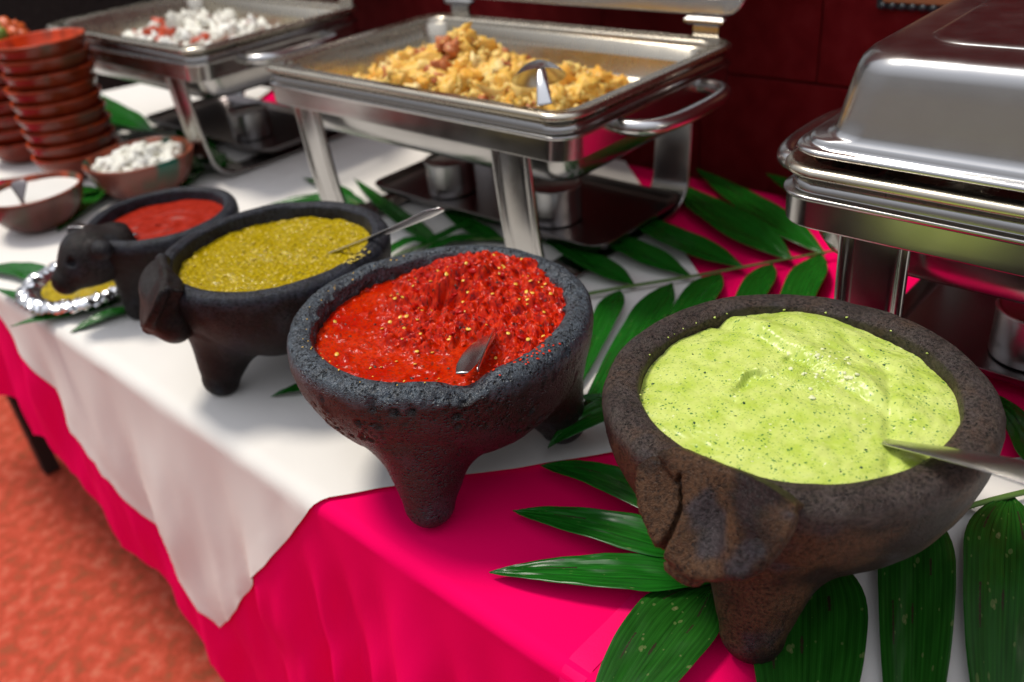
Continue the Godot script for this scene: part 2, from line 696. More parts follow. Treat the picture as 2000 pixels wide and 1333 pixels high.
func leg_mesh(table: PackedFloat32Array, a: float, foot: float, ro: float, h: float, amp: float, sd: Vector3) -> ArrayMesh:
	var d := Vector3(cos(a), 0, sin(a))
	var low := d * foot + Vector3(0, ro * 0.17, 0)
	var high := d * ro * 0.60 + Vector3(0, h * 0.50, 0)
	var f := func(p: Vector3) -> float:
		var r := minf(Vector2(p.x, p.z).length() / 0.0025, 78.0)
		var y := clampf(p.y / 0.0025, 0.0, 78.0)
		var i := int(r)
		var j := int(y)
		var k := j * 80 + i
		var bowl := lerpf(lerpf(table[k], table[k + 1], r - i), lerpf(table[k + 80], table[k + 81], r - i), y - j)
		var shift := stone_shift(p + sd, amp)
		bowl -= shift
		var leg := cap(p, low, high, ro * 0.175, ro * 0.34) - shift * 0.7
		leg = maxf(leg, 0.0012 - p.y)
		var s := smin(leg, bowl, 0.018) + 0.0010
		return maxf(maxf(s, leg - 0.03), -bowl - 0.006)
	var mid := d * (foot * 0.5 + ro * 0.36)
	var w := ro * 0.50
	return nets(f, Vector3(mid.x - w, -0.003, mid.z - w), Vector3(mid.x + w, h * 0.86, mid.z + w), ro * 0.024)


func mortar(called: String, label: String, at: Vector3, ro: float, ri: float, h: float, m: Material, cols: Array, amp: float, legs: Array, lr: float, fine := 200, notch = null, pits := false) -> Node3D:
	var t := thing(called, label, "stone mortar", at, 0.0, "stone mortars of salsa along the table edge")
	var sd := Vector3(at.x * 3.1, 0.7, at.z * 2.3)
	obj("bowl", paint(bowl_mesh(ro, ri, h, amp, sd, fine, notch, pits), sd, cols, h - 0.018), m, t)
	var table := bowl_table(ro, h)
	for a in legs:
		obj("leg", paint(leg_mesh(table, deg_to_rad(a), lr, ro, h, amp, sd), sd, cols), m, t)
	return t


# a carved bull's head: a face under the rim between two folded ears, a blunt muzzle below (x across, z outwards).
# The three outlines lie in the plane of the face: (across, downwards)
var left_ear := PackedVector2Array([Vector2(-0.037, -0.032), Vector2(-0.0455, -0.0227), Vector2(-0.0425, -0.010), Vector2(-0.0333, 0.005), Vector2(-0.0225, 0.016), Vector2(-0.011, 0.0248), Vector2(-0.0055, 0.011), Vector2(-0.0035, -0.0056), Vector2(-0.007, -0.020), Vector2(-0.019, -0.032)])
var face_line := PackedVector2Array([Vector2(-0.034, -0.036), Vector2(-0.021, -0.045), Vector2(0.0128, -0.046), Vector2(0.0433, -0.047), Vector2(0.066, -0.041), Vector2(0.0535, -0.0165), Vector2(0.0503, 0.0103), Vector2(0.0327, 0.024), Vector2(0.019, 0.030), Vector2(-0.004, 0.0262), Vector2(-0.0065, 0.012), Vector2(-0.0042, -0.008), Vector2(-0.008, -0.022)])
var right_ear := PackedVector2Array([Vector2(0.0187, -0.027), Vector2(0.0449, -0.041), Vector2(0.0691, -0.038), Vector2(0.0699, -0.026), Vector2(0.0664, -0.010), Vector2(0.0592, 0.005), Vector2(0.0499, 0.0152), Vector2(0.0394, 0.0167), Vector2(0.0297, -0.0035)])

var groove := PackedVector2Array([Vector2(-0.011, -0.029), Vector2(-0.0042, -0.0085), Vector2(-0.0052, 0.0105), Vector2(-0.0105, 0.026)])


func slab(p: Vector2, line: PackedVector2Array, out: float, top: float, bottom: float, soft: float) -> float:
	var best := 1.0
	var n := line.size()
	for k in n:
		best = minf(best, p.distance_squared_to(Geometry2D.get_closest_point_to_segment(p, line[k], line[(k + 1) % n])))
	var d := sqrt(best) * (-1.0 if Geometry2D.is_point_in_polygon(p, line) else 1.0) + soft
	var e := absf(out - (top + bottom) * 0.5) - (top - bottom) * 0.5 + soft
	return minf(maxf(d, e), 0.0) + Vector2(maxf(d, 0.0), maxf(e, 0.0)).length() - soft


func bull_face(p: Vector3) -> float:
	var c := p - Vector3(0.004, 0.1472, 0.1555)
	var out := c.y * 0.573 + c.z * 0.82
	var q := Vector2(c.x, c.y * -0.82 + c.z * 0.573)
	if q.length() > 0.095 or absf(out) > 0.045:
		return 0.02
	var hollow := 0.0075 * exp(-pow((q.x - 0.020) / 0.011, 2) - pow((q.y + 0.010) / 0.02, 2)) - 0.0035 * exp(-pow((q.x - 0.043) / 0.012, 2) - pow((q.y + 0.018) / 0.014, 2))
	var d := slab(q, face_line, out + hollow + 0.05 * maxf(q.y, 0.0), 0.0045, -0.016, 0.0030)
	d = smin(d, slab(q, right_ear, out - 0.07 * q.x + hollow, 0.0040, -0.006, 0.0018), 0.004)
	d = minf(d, slab(q, left_ear, out + 0.08 * (q.x + 0.03), -0.0005, -0.022, 0.0028))
	d = smin(d, ell(p, Vector3(0.002, 0.128, 0.122), Vector3(0.036, 0.032, 0.024)), 0.004)
	var mz := Vector2(q.x - 0.011, q.y - 0.0315)
	d = smin(d, ell(p, Vector3(0.013, 0.1472 - 0.82 * 0.0305 - 0.004, 0.1555 + 0.573 * 0.0305 - 0.006), Vector3(0.015, 0.0055, 0.0075)), 0.002)
	var cut := 1.0
	for k in 3:
		cut = minf(cut, q.distance_to(Geometry2D.get_closest_point_to_segment(q, groove[k], groove[k + 1])))
	d = maxf(d, -maxf(cut - 0.0017 - 0.04 * maxf(q.y + 0.02, 0.0), -0.009 - out))
	d = maxf(d, 0.122 - Vector2(p.x, p.z).length())
	return d + 0.0010 * n_low.get_noise_3dv(p * 330.0) + 0.0007 * n_mid.get_noise_3dv(p * 170.0)


# the same kind of head, worn smooth and grown into the bowl
func worn_face(p: Vector3) -> float:
	var d := smin(bull_face(p), ell(p, Vector3(0.010, 0.132, 0.140), Vector3(0.054, 0.036, 0.028)), 0.010)
	d = smin(d, ell(p, Vector3(0.004, 0.158, 0.138), Vector3(0.060, 0.013, 0.026)), 0.010)
	return maxf(d, 0.127 - Vector2(p.x, p.z).length())


# a rounder head: ball brow, small ears standing out, a snout with a flat nose
func calf_face(p: Vector3) -> float:
	var d := ell(p, Vector3(0, 0.084, 0.130), Vector3(0.036, 0.034, 0.036))
	d = smin(d, cap(p, Vector3(0, 0.08, 0.09), Vector3(0, 0.082, 0.125), 0.035, 0.03), 0.02)
	d = smin(d, cap(p, Vector3(0, 0.07, 0.155), Vector3(0, 0.064, 0.168), 0.021, 0.018), 0.014)
	for s in [-1.0, 1.0]:
		d = smin(d, ell(p, Vector3(s * 0.042, 0.103, 0.122), Vector3(0.018, 0.012, 0.014)), 0.008)
		d = maxf(d, -ell(p, Vector3(s * 0.021, 0.092, 0.158), Vector3(0.006, 0.006, 0.007)))
		d = maxf(d, -ell(p, Vector3(s * 0.008, 0.068, 0.187), Vector3(0.004, 0.004, 0.005)))
	return d + 0.001 * n_low.get_noise_3dv(p * 260.0)


func head_mesh(f: Callable, lo: Vector3, hi: Vector3, sd: Vector3, cols: Array) -> ArrayMesh:
	return paint(nets(f, lo, hi, 0.0027), sd, cols)


# the filling of a bowl: a round surface with its own height and colour at each place
func fill_mesh(r: float, nr: int, na: int, height: Callable, colour = null, uvs := false) -> ArrayMesh:
	var rows := []
	var uv := []
	var co := []
	for i in nr:
		var q := r * (1.0 - pow(i / float(nr - 1), 1.2))
		var row := PackedVector3Array()
		var ru := PackedVector2Array()
		var rc := PackedColorArray()
		for k in na:
			var t := TAU * k / na
			var x := q * cos(t)
			var z := q * sin(t)
			row.append(Vector3(x, height.call(x, z), z))
			if uvs:
				ru.append(Vector2(0.5 + x / (2.1 * r), 0.5 + z / (2.1 * r)))
			if colour != null:
				rc.append(colour.call(x, z))
		rows.append(row)
		uv.append(ru)
		co.append(rc)
	return sheet(rows, true, uv if uvs else [], co if colour != null else [])


func scatter(called: String, parent: Node3D, mesh: Mesh, m: Material, where: Array, size: Vector2, flat := 1.0) -> void:
	var mm := MultiMesh.new()
	mm.transform_format = MultiMesh.TRANSFORM_3D
	mm.mesh = mesh
	mm.instance_count = where.size()
	for k in where.size():
		var s := rng.randf_range(size.x, size.y)
		var b := Basis.from_euler(Vector3(rng.randf_range(-0.5, 0.5), rng.randf() * TAU, rng.randf_range(-0.5, 0.5))).scaled_local(Vector3(s * rng.randf_range(0.8, 1.5), s * flat, s))
		mm.set_instance_transform(k, Transform3D(b, where[k]))
	var o := MultiMeshInstance3D.new()
	o.name = called
	o.multimesh = mm
	mesh.surface_set_material(0, m)
	parent.add_child(o, true)
	o.set_meta("kind", "stuff")


func lump(sd: int, rough: float, segs := 10, rings := 6) -> ArrayMesh:
	var n := noise(FastNoiseLite.TYPE_SIMPLEX_SMOOTH, 0.9, 2, sd)
	var rows := []
	for i in rings + 1:
		var row := PackedVector3Array()
		var b := PI * (1.0 - i / float(rings)) - PI / 2
		for k in segs:
			var a := TAU * k / segs
			var d := Vector3(cos(b) * cos(a), -sin(b), cos(b) * sin(a))
			row.append(d * (1.0 + rough * n.get_noise_3dv(d * 1.7)))
		rows.append(row)
	return sheet(rows, true, [], [], false)


func points_in(r: float, count: int, height: Callable, mask: Callable, lift := 0.0) -> Array:
	var out := []
	var tries := 0
	while out.size() < count and tries < count * 60:
		tries += 1
		var p := Vector2.from_angle(rng.randf() * TAU) * r * sqrt(rng.randf())
		if rng.randf() < mask.call(p.x, p.y):
			out.append(Vector3(p.x, height.call(p.x, p.y) + lift, p.y))
	return out


# drops and crumbs left on the rim between two angles (degrees)
func splashes(count: int, from: float, to: float, r0: float, r1: float, y: float) -> Array:
	var out := []
	for k in count:
		var a := deg_to_rad(lerpf(from, to, (rng.randf() + rng.randf()) * 0.5))
		var r := rng.randf_range(r0, r1)
		out.append(Vector3(cos(a) * r, y + rng.randf_range(-0.0004, 0.0004), sin(a) * r))
	return out


# bowl axes as the eye sees them from the front of the table: a to the right, b away
func ab(x: float, z: float) -> Vector2:
	return Vector2(x * 0.74 - z * 0.67, -x * 0.71 - z * 0.70)


# ---------------------------------------------------------------- red salsa
func red_mask(x: float, z: float) -> float:
	var p := ab(x, z)
	var w := 0.026 * n_low.get_noise_2d(x * 300.0, z * 300.0) + 0.008 * n_mid.get_noise_2d(x * 300.0, z * 300.0)
	var m := smoothstep(-0.022, 0.026, p.x + 0.055 - 0.25 * absf(p.y - 0.02) + w)
	m *= maxf(smoothstep(-0.018, 0.022, p.y + 0.050 + w), smoothstep(-0.02, 0.02, p.x - 0.056 + w))
	var pool := smoothstep(0.016, 0.030, Vector2(p.x - 0.026, (p.y + 0.058) * 0.9).length() + w * 0.5)
	var drift := 0.26 * smoothstep(0.05, 0.45, n_mid.get_noise_2d(x * 110.0 + 7, z * 110.0))
	return maxf(m, drift) * pool


func red_height(x: float, z: float) -> float:
	var p := ab(x, z)
	var m := red_mask(x, z)
	var y := 0.1495 + 0.0004 * n_mid.get_noise_2d(x * 120.0, z * 120.0)
	var mound := 0.021 * exp(-(pow((p.x - 0.03) / 0.06, 2) + pow((p.y - 0.062) / 0.05, 2)))
	mound += 0.006 * exp(-(pow((p.x - 0.085) / 0.03, 2) + pow((p.y - 0.0) / 0.05, 2)))
	mound += 0.007 * exp(-(pow((p.x - 0.018) / 0.03, 2) + pow((p.y - 0.050) / 0.010, 2)))
	mound -= 0.024 * exp(-(pow((p.x - 0.006 - 0.4 * (p.y - 0.03)) / 0.020, 2) + pow((p.y - 0.026) / 0.012, 2)))
	mound -= 0.008 * exp(-(pow((p.x - 0.075) / 0.014, 2) + pow((p.y - 0.052) / 0.010, 2)))
	var chunk := absf(n_one.get_noise_2d(x * 55.0 + 3, z * 55.0)) * 0.0070 + absf(n_one.get_noise_2d(x * 115.0, z * 115.0)) * 0.0020 + absf(n_one.get_noise_2d(x * 260.0, z * 260.0)) * 0.0007 + n_one.get_noise_2d(x * 28.0, z * 28.0) * 0.003
	return y + m * (0.003 + mound + chunk)


func red_colour(x: float, z: float) -> Color:
	var m := red_mask(x, z)
	var liquid := Color(0.46, 0.010, 0.001).lerp(Color(0.58, 0.032, 0.005), clampf(0.5 + n_low.get_noise_2d(x * 200.0, z * 200.0), 0, 1))
	var f := n_fine.get_noise_2d(x * 1500.0, z * 1500.0)
	if f > 0.34:
		liquid = liquid.lerp(Color(0.12, 0.03, 0.015), 0.7)
	liquid = liquid.lerp(Color(0.36, 0.006, 0.003), 0.6 * smoothstep(0.0, 0.4, n_mid.get_noise_2d(x * 420.0, z * 420.0 + 30)))
	var c := Color(0.52, 0.014, 0.003)
	var k := n_mid.get_noise_2d(x * 330.0 + 70, z * 330.0) + 0.4 * n_mid.get_noise_2d(x * 900.0, z * 900.0)
	c = c.lerp(Color(0.66, 0.04, 0.008), smoothstep(0.0, 0.5, k))
	c = c.lerp(Color(0.26, 0.006, 0.004), smoothstep(0.1, 0.5, -k))
	c = c.lerp(Color(0.03, 0.008, 0.006), 0.8 * smoothstep(0.3, 0.45, f))
	return liquid.lerp(c, m)


# ---------------------------------------------------------------- green sauce
func green_height(x: float, z: float) -> float:
	var p := ab(x, z)
	var r := Vector2(x, z).length() / 0.112
	var warp := 0.02 * n_low.get_noise_2d(x * 120.0, z * 120.0)
	var y := 0.1585 + 0.010 * (1.0 - r * r) + 0.010 * exp(-(pow((p.x - 0.02) / 0.045, 2) + pow((p.y - 0.085) / 0.03, 2)))
	# strokes of a spoon, drawn round the bowl
	var sw := sin((p.y * 1.0 + 0.35 * p.x + warp * 1.6) * 120.0)
	y += 0.0012 * sw * (0.4 + 0.6 * n_low.get_noise_2d(x * 90.0 + 30, z * 90.0))
	y += 0.0018 * n_low.get_noise_2d(x * 170.0 + 5, z * 170.0) + 0.0008 * n_mid.get_noise_2d(x * 330.0, z * 330.0)
	# a lip that curls over a hollow, left of the middle, and a crest on the right
	var lip := p.y - 0.012 - 0.55 * (p.x + 0.03) - 0.006 * sin(p.x * 160.0)
	var near := exp(-pow((p.x + 0.026 + 0.01 * sin(p.y * 300.0)) / 0.022, 2)) * (0.7 + 1.2 * n_mid.get_noise_2d(x * 200.0, z * 200.0))
	y += near * (0.0038 * exp(-pow(lip / 0.010, 2)) * (1.0 if lip > 0.0 else 0.0) - 0.0045 * exp(-pow((lip + 0.005) / 0.006, 2)))
	var crest := p.x - 0.045 + 0.6 * p.y
	y += 0.004 * exp(-pow(crest / 0.012, 2)) * smoothstep(-0.08, 0.0, p.y) - 0.004 * exp(-pow((crest + 0.014) / 0.007, 2)) * smoothstep(-0.08, -0.02, p.y)
	var groove := p.x - 0.075 + 0.35 * absf(p.y - 0.01)
	y -= 0.003 * exp(-pow(groove / 0.005, 2)) * smoothstep(0.09, 0.03, p.y)
	var rough := smoothstep(0.05, 0.015, Vector2(p.x - 0.028, p.y - 0.014).length())
	y += rough * 0.0022 * absf(n_mid.get_noise_2d(x * 1100.0, z * 1100.0))
	return y


# ---------------------------------------------------------------- yellow and brick-red salsas
func yellow_height(x: float, z: float) -> float:
	return 0.1385 + 0.0022 * absf(n_mid.get_noise_2d(x * 420.0, z * 420.0)) + 0.0030 * n_low.get_noise_2d(x * 240.0, z * 240.0) + 0.0008 * absf(n_fine.get_noise_2d(x * 1200.0, z * 1200.0))


func yellow_colour(x: float, z: float) -> Color:
	var k := n_mid.get_noise_2d(x * 600.0 + 11, z * 600.0)
	var c := Color(0.33, 0.23, 0.001).lerp(Color(0.50, 0.37, 0.014), smoothstep(-0.2, 0.35, k))
	c = c.lerp(Color(0.22, 0.17, 0.012), smoothstep(0.15, 0.45, n_fine.get_noise_2d(x * 900.0, z * 900.0)))
	return c


func brick_height(x: float, z: float) -> float:
	var p := ab(x, z)
	var q := Vector2(p.x - 0.01, p.y + 0.005)
	var swirl := sin(q.length() * 210.0 + q.angle() * 1.5 + 3.0 * n_low.get_noise_2d(x * 90.0, z * 90.0))
	return 0.107 + 0.0013 * swirl * smoothstep(0.09, 0.03, q.length()) + 0.002 * n_low.get_noise_2d(x * 150.0, z * 150.0)


func brick_colour(x: float, z: float) -> Color:
	return Color(0.27, 0.014, 0.006).lerp(Color(0.37, 0.024, 0.010), clampf(0.5 + n_mid.get_noise_2d(x * 240.0, z * 240.0), 0, 1))


# a spoon from the tip of its handle to its bowl; blade widens towards the handle's end
func spoon(label: String, path: Array, widths: Array, thick := 0.0011, bowl := Vector3.ZERO, bowl_size := Vector3.ZERO, side := Vector3.ZERO, m: Material = null) -> Node3D:
	var t := thing("spoon", label, "spoon", path[0])
	var pts := []
	for p in path:
		pts.append(p - path[0])
	var fine := smooth_path(pts, 8)
	var radii := []
	for i in fine.size():
		var f: float = i / float(fine.size() - 1) * (widths.size() - 1)
		var k := mini(int(f), widths.size() - 2)
		radii.append(Vector2(lerpf(widths[k], widths[k + 1], f - k), thick))
	obj("handle", tube(fine, radii, 14, side), m if m else M.steel_spoon, t)
	if bowl_size != Vector3.ZERO:
		var rows := []
		for i in 10:
			var row := PackedVector3Array()
			for k in 24:
				var a := TAU * k / 24.0
				var r := i / 9.0
				row.append(bowl - path[0] + Vector3(cos(a) * r * bowl_size.x, -bowl_size.y * (1.0 - r * r), sin(a) * r * bowl_size.z))
			rows.append(row)
		obj("spoon_bowl", sheet(rows, true), m if m else M.steel_spoon, t)
	return t


# ---------------------------------------------------------------- cloths and table
func fold(x: float, s: float) -> float:
	var w := 0.5 * sin(27.0 * x + 1.3 + 3.0 * s + 2.0 * n_low.get_noise_2d(x * 30.0, s * 20.0)) + 0.34 * sin(49.0 * x - 4.0 * s + 0.4) + 0.75 * n_low.get_noise_2d(x * 75.0 + s * 22.0, s * 16.0)
	return w


# a place on the cloth: x along the table, s across it (0 at the front edge, growing down the drape)
func drape(x: float, s: float, off: float) -> Vector3:
	var arc := BEND * PI / 2
	var wr := 0.0014 * n_low.get_noise_2d(x * 45.0, s * 45.0) + 0.0009 * n_low.get_noise_2d(x * 160.0, s * 130.0)
	# pressed creases where the cloth was folded away
	wr += 0.0011 * exp(-absf(x + 0.715 + 0.06 * s) / 0.004) + 0.0009 * exp(-absf(s + 0.30 - 0.05 * x) / 0.004) - 0.0008 * exp(-absf(x + 1.31 - 0.03 * s) / 0.004)
	var r := BEND + off
	if s < -TABLE_DEPTH:
		var d := -TABLE_DEPTH - s
		if d < arc:
			return Vector3(x, -BEND + r * cos(d / BEND), EDGE - TABLE_DEPTH - BEND - r * sin(d / BEND))
		return Vector3(x, -BEND - (d - arc), EDGE - TABLE_DEPTH - BEND - r)
	if s <= 0.0:
		return Vector3(x, off + wr, EDGE - BEND + s)
	if s < arc:
		var a := s / BEND
		return Vector3(x, -BEND + (r + wr) * cos(a), EDGE - BEND + (r + wr) * sin(a))
	var d := s - arc
	var grow := smoothstep(-0.02, 0.24, d)
	return Vector3(x + 0.01 * grow * n_low.get_noise_2d(x * 40.0, s * 10.0), -BEND - d, EDGE + off + grow * ((0.015 + 0.006 * smoothstep(-0.9, -0.6, x)) * fold(x, d) + 0.012 + smoothstep(-0.80, -0.56, x) * 0.012 * sin(88.0 * x + 2.4 * n_low.get_noise_2d(x * 30.0, d * 12.0) - 6.0 * d)) + 0.0012 * grow * sin(150.0 * x + 3.0 * n_low.get_noise_2d(x * 50.0, d * 12.0)) + d * 0.03)


func hem(x: float) -> float:
	return maxf(0.27, 0.515 + 0.40 * (x + 0.933)) + 0.018 * sin(24.0 * x + 0.6) + 0.01 * sin(53.0 * x)


func make_table() -> void:
	var t := thing("table", "long buffet table hidden under pink and white cloths", "table", Vector3(-0.9, -0.72, -0.75))
	obj("table_top", box_mesh(Vector3(2.96, 0.03, TABLE_DEPTH), 0.004, Vector3(0, 0.72 - 0.023, 0.0)), M.wood_dark, t)
	for x in [-1.14, 1.3]:
		for z in [-0.37, 0.36]:
			obj("leg", box_mesh(Vector3(0.035, 0.68, 0.035), 0.004, Vector3(x, 0.342, z)), M.wood_dark, t)
	var rows := []
	var ns := 120
	for i in ns + 1:
		var row := PackedVector3Array()
		for k in 321:
			var x := -2.42 + 3.0 * k / 320.0
			var s: float = lerpf(-TABLE_DEPTH - 0.3, 0.0, i / 60.0) if i < 60 else (BEND * PI / 2 * (i - 60) / 8.0 if i < 68 else lerpf(BEND * PI / 2, hem(x), (i - 68) / 52.0))
			row.append(drape(x, s, 0.0))
		rows.append(row)
	var pink := obj("tablecloth", sheet(rows), M.pink_cloth)
	tag(pink, "bright pink cotton tablecloth hanging in folds down the table front", "tablecloth")
	white_cloth("white cotton overlay cloth whose hanging corner falls down the table front", [Vector2(-0.918, 0.378), Vector2(-0.300, -0.355), Vector2(-1.232, -1.18), Vector2(-2.32, -0.46)], 0.0032)
	white_cloth("white overlay cloth under the palm leaves at the green salsa mortar", [Vector2(-0.275, -0.232), Vector2(0.40, -1.02), Vector2(1.1, -0.25), Vector2(0.42, 0.5)], 0.0032)
	white_cloth("white overlay cloth under the far chafing dish and clay bowls", [Vector2(-1.70, -0.45), Vector2(-2.2, 0.1), Vector2(-2.44, -0.6), Vector2(-2.25, -1.3)], 0.0066)
	var band := []
	for i in 40:
		var row := PackedVector3Array()
		for w in 3:
			var f := i / 39.0
			row.append(drape(-0.304 + 0.006 * f + 0.0105 * w, 0.16 - 0.42 * f, 0.0009))
		band.append(row)
	obj("woven_band", sheet(band, false, [], [], true), M.pink_band, pink)


func white_cloth(label: String, q: Array, off: float) -> void:
	var rows := []
	var n := 130
	for i in n + 1:
		var row := PackedVector3Array()
		for k in n + 1:
			var u := k / float(n)
			var v := i / float(n)
			var p: Vector2 = q[0].lerp(q[1], u).lerp(q[3].lerp(q[2], u), v)
			var e := minf(minf(u, 1.0 - u), minf(v, 1.0 - v)) * 0.95
			p += Vector2(0.004, 0.003) * n_low.get_noise_2d(p.x * 60.0, p.y * 60.0)
			row.append(drape(p.x, p.y, off + (0.0011 if e < 0.014 else 0.0)))
		rows.append(row)
	tag(obj("overlay_cloth", sheet(rows, false, [], [], (q[3] - q[0]).y * (q[1] - q[0]).x < (q[3] - q[0]).x * (q[1] - q[0]).y), M.white_cloth), label, "tablecloth", "white overlay cloths laid as diamonds")


# ---------------------------------------------------------------- palm fronds
func leaflet(b: Vector3, m: Vector3, t: Vector3, half: float) -> ArrayMesh:
	var nu := 26
	var nv := 25
	var rows := []
	var uvs := []
	var c := m * 2.0 - (b + t) * 0.5
	var lift := rng.randf_range(-0.2, 0.2)
	var off := rng.randf() * 50.0
	for i in nu + 1:
		var f := i / float(nu)
		var p := b.lerp(c, f).lerp(c.lerp(t, f), f)
		var d := (c - b).lerp(t - c, f).normalized()
		var s := Vector3.UP.cross(d).normalized()
		var w := half * (0.06 + 0.94 * pow(sin(minf(f / (0.26 + half * 4.0), 1.0) * PI / 2), 1.1)) * pow(maxf(1.0 - pow(f, 3.0), 0.0), 0.85)
		w *= 1.0 + 0.10 * n_low.get_noise_1d(f * 14.0 + off)
		var row := PackedVector3Array()
		var ru := PackedVector2Array()
		for k in nv:
			var v := k / float(nv - 1) * 2.0 - 1.0
			var pleat := 0.0006 * (1.0 if k % 2 else -1.0) * minf(w / 0.015, 1.0)
			var y := pleat + w * (0.16 * absf(v) - 0.08) + lift * v * w * 0.5 + 0.0016 * n_low.get_noise_2d(f * 45.0 + off, v * 14.0)
			row.append(p + s * v * w + Vector3(0, y, 0))
			ru.append(Vector2(k / float(nv - 1), f))
		rows.append(row)
		uvs.append(ru)
	return sheet(rows, false, uvs)


func frond(label: String, spine: Array, leaves: Array, m: Material) -> void:
	var o := thing("palm_frond", label, "palm frond", spine[0], 0.0, "palm fronds laid on the table")
	var pts := []
	for p in spine:
		pts.append(p - spine[0])
	var path := smooth_path(pts, 5)
	var radii := []
	for i in path.size():
		var r := lerpf(0.0032, 0.0015, i / float(path.size() - 1))
		radii.append(Vector2(r, r * 0.7))
	obj("rachis", tube(path, radii, 8), M.rachis, o)
	for l in leaves:
		var painted_sheen: bool = m == M.leaf_dark and l[2].x < -0.4  # brighter leaf colour stands in for the emerald sheen on these leaflets
		obj("leaflet", leaflet(l[0] - spine[0], l[1] - spine[0], l[2] - spine[0], l[3]), M.leaf if painted_sheen else m, o)


func make_fronds() -> void:
	rng.seed = 5
	frond("large speckled palm frond fanned under the green salsa mortar", [Vector3(-0.080, .012, -0.710), Vector3(-0.125, .012, -0.646), Vector3(-0.175, .012, -0.557), Vector3(-0.225, .012, -0.480), Vector3(-0.255, .012, -0.440)], [
		[Vector3(-0.266, 0.013, -0.487), Vector3(-0.376, 0.022, -0.485), Vector3(-0.458, 0.011, -0.470), 0.022],
		[Vector3(-0.256, 0.011, -0.469), Vector3(-0.350, 0.020, -0.435), Vector3(-0.438, 0.010, -0.408), 0.021],
		[Vector3(-0.249, 0.010, -0.447), Vector3(-0.324, 0.018, -0.394), Vector3(-0.405, 0.008, -0.342), 0.022],
		[Vector3(-0.253, 0.006, -0.443), Vector3(-0.251, 0.014, -0.366), Vector3(-0.238, 0.006, -0.253), 0.037],
		[Vector3(-0.225, 0.005, -0.545), Vector3(-0.172, 0.012, -0.440), Vector3(-0.110, 0.004, -0.307), 0.046],
		[Vector3(-0.172, 0.006, -0.640), Vector3(-0.122, 0.014, -0.515), Vector3(-0.059, 0.006, -0.339), 0.030],
		[Vector3(-0.105, 0.008, -0.681), Vector3(-0.074, 0.016, -0.565), Vector3(-0.018, 0.007, -0.371), 0.034],
		[Vector3(-0.124, 0.008, -0.649), Vector3(-0.165, 0.016, -0.641), Vector3(-0.215, 0.007, -0.652), 0.021],
		[Vector3(-0.083, 0.010, -0.707), Vector3(-0.127, 0.018, -0.773), Vector3(-0.170, 0.008, -0.825), 0.016],
	], M.leaf_dark)
	frond("palm frond lying on pink cloth between the two nearer chafing dishes", [Vector3(-0.639, .012, -0.755), Vector3(-0.594, .012, -0.816), Vector3(-0.541, .012, -0.883), Vector3(-0.493, .012, -0.949), Vector3(-0.434, .012, -1.030), Vector3(-0.390, .012, -1.089)], [
		[Vector3(-0.596, 0.010, -0.818), Vector3(-0.694, 0.018, -0.837), Vector3(-0.820, 0.008, -0.878), 0.024],
		[Vector3(-0.547, 0.010, -0.876), Vector3(-0.674, 0.018, -0.899), Vector3(-0.830, 0.008, -0.942), 0.025],
		[Vector3(-0.503, 0.010, -0.934), Vector3(-0.633, 0.018, -0.956), Vector3(-0.805, 0.008, -1.025), 0.034],
		[Vector3(-0.463, 0.011, -0.986), Vector3(-0.597, 0.020, -1.042), Vector3(-0.775, 0.010, -1.145), 0.034],
		[Vector3(-0.435, 0.011, -1.021), Vector3(-0.579, 0.020, -1.097), Vector3(-0.754, 0.010, -1.212), 0.028],
		[Vector3(-0.394, 0.011, -1.075), Vector3(-0.525, 0.020, -1.165), Vector3(-0.640, 0.012, -1.240), 0.025],
		[Vector3(-0.604, 0.010, -0.798), Vector3(-0.566, 0.018, -0.710), Vector3(-0.511, 0.008, -0.590), 0.017],
		[Vector3(-0.561, 0.010, -0.850), Vector3(-0.521, 0.018, -0.720), Vector3(-0.475, 0.008, -0.546), 0.023],
		[Vector3(-0.521, 0.010, -0.904), Vector3(-0.498, 0.018, -0.795), Vector3(-0.448, 0.008, -0.621), 0.023],
		[Vector3(-0.480, 0.010, -0.964), Vector3(-0.453, 0.018, -0.857), Vector3(-0.408, 0.008, -0.713), 0.020],
		[Vector3(-0.440, 0.010, -1.021), Vector3(-0.410, 0.018, -0.897), Vector3(-0.356, 0.008, -0.731), 0.024],
	], M.leaf)
	frond("small palm sprig raised between the red and green salsa mortars", [Vector3(-0.424, .012, -0.722), Vector3(-0.405, .012, -0.640), Vector3(-0.388, .012, -0.578)], [
		[Vector3(-0.393, 0.016, -0.613), Vector3(-0.447, 0.026, -0.586), Vector3(-0.502, 0.014, -0.572), 0.013],
		[Vector3(-0.393, 0.028, -0.631), Vector3(-0.435, 0.041, -0.550), Vector3(-0.458, 0.025, -0.482), 0.020],
	], M.leaf)
	frond("palm frond behind the yellow salsa mortar, in front of the egg dish", [Vector3(-0.788, .012, -0.858), Vector3(-0.856, .012, -0.821), Vector3(-0.918, .012, -0.775), Vector3(-0.942, .012, -0.704)], [
		[Vector3(-0.923, 0.008, -0.777), Vector3(-1.051, 0.016, -0.805), Vector3(-1.268, 0.007, -0.889), 0.017],
		[Vector3(-0.836, 0.008, -0.833), Vector3(-0.920, 0.016, -0.836), Vector3(-1.059, 0.007, -0.897), 0.019],
		[Vector3(-0.935, 0.010, -0.728), Vector3(-0.920, 0.018, -0.820), Vector3(-0.920, 0.008, -0.854), 0.012],
		[Vector3(-0.922, 0.010, -0.768), Vector3(-0.955, 0.018, -0.736), Vector3(-0.938, 0.008, -0.667), 0.014],
		[Vector3(-0.866, 0.008, -0.820), Vector3(-0.904, 0.016, -0.772), Vector3(-0.887, 0.007, -0.685), 0.014],
	], M.leaf)
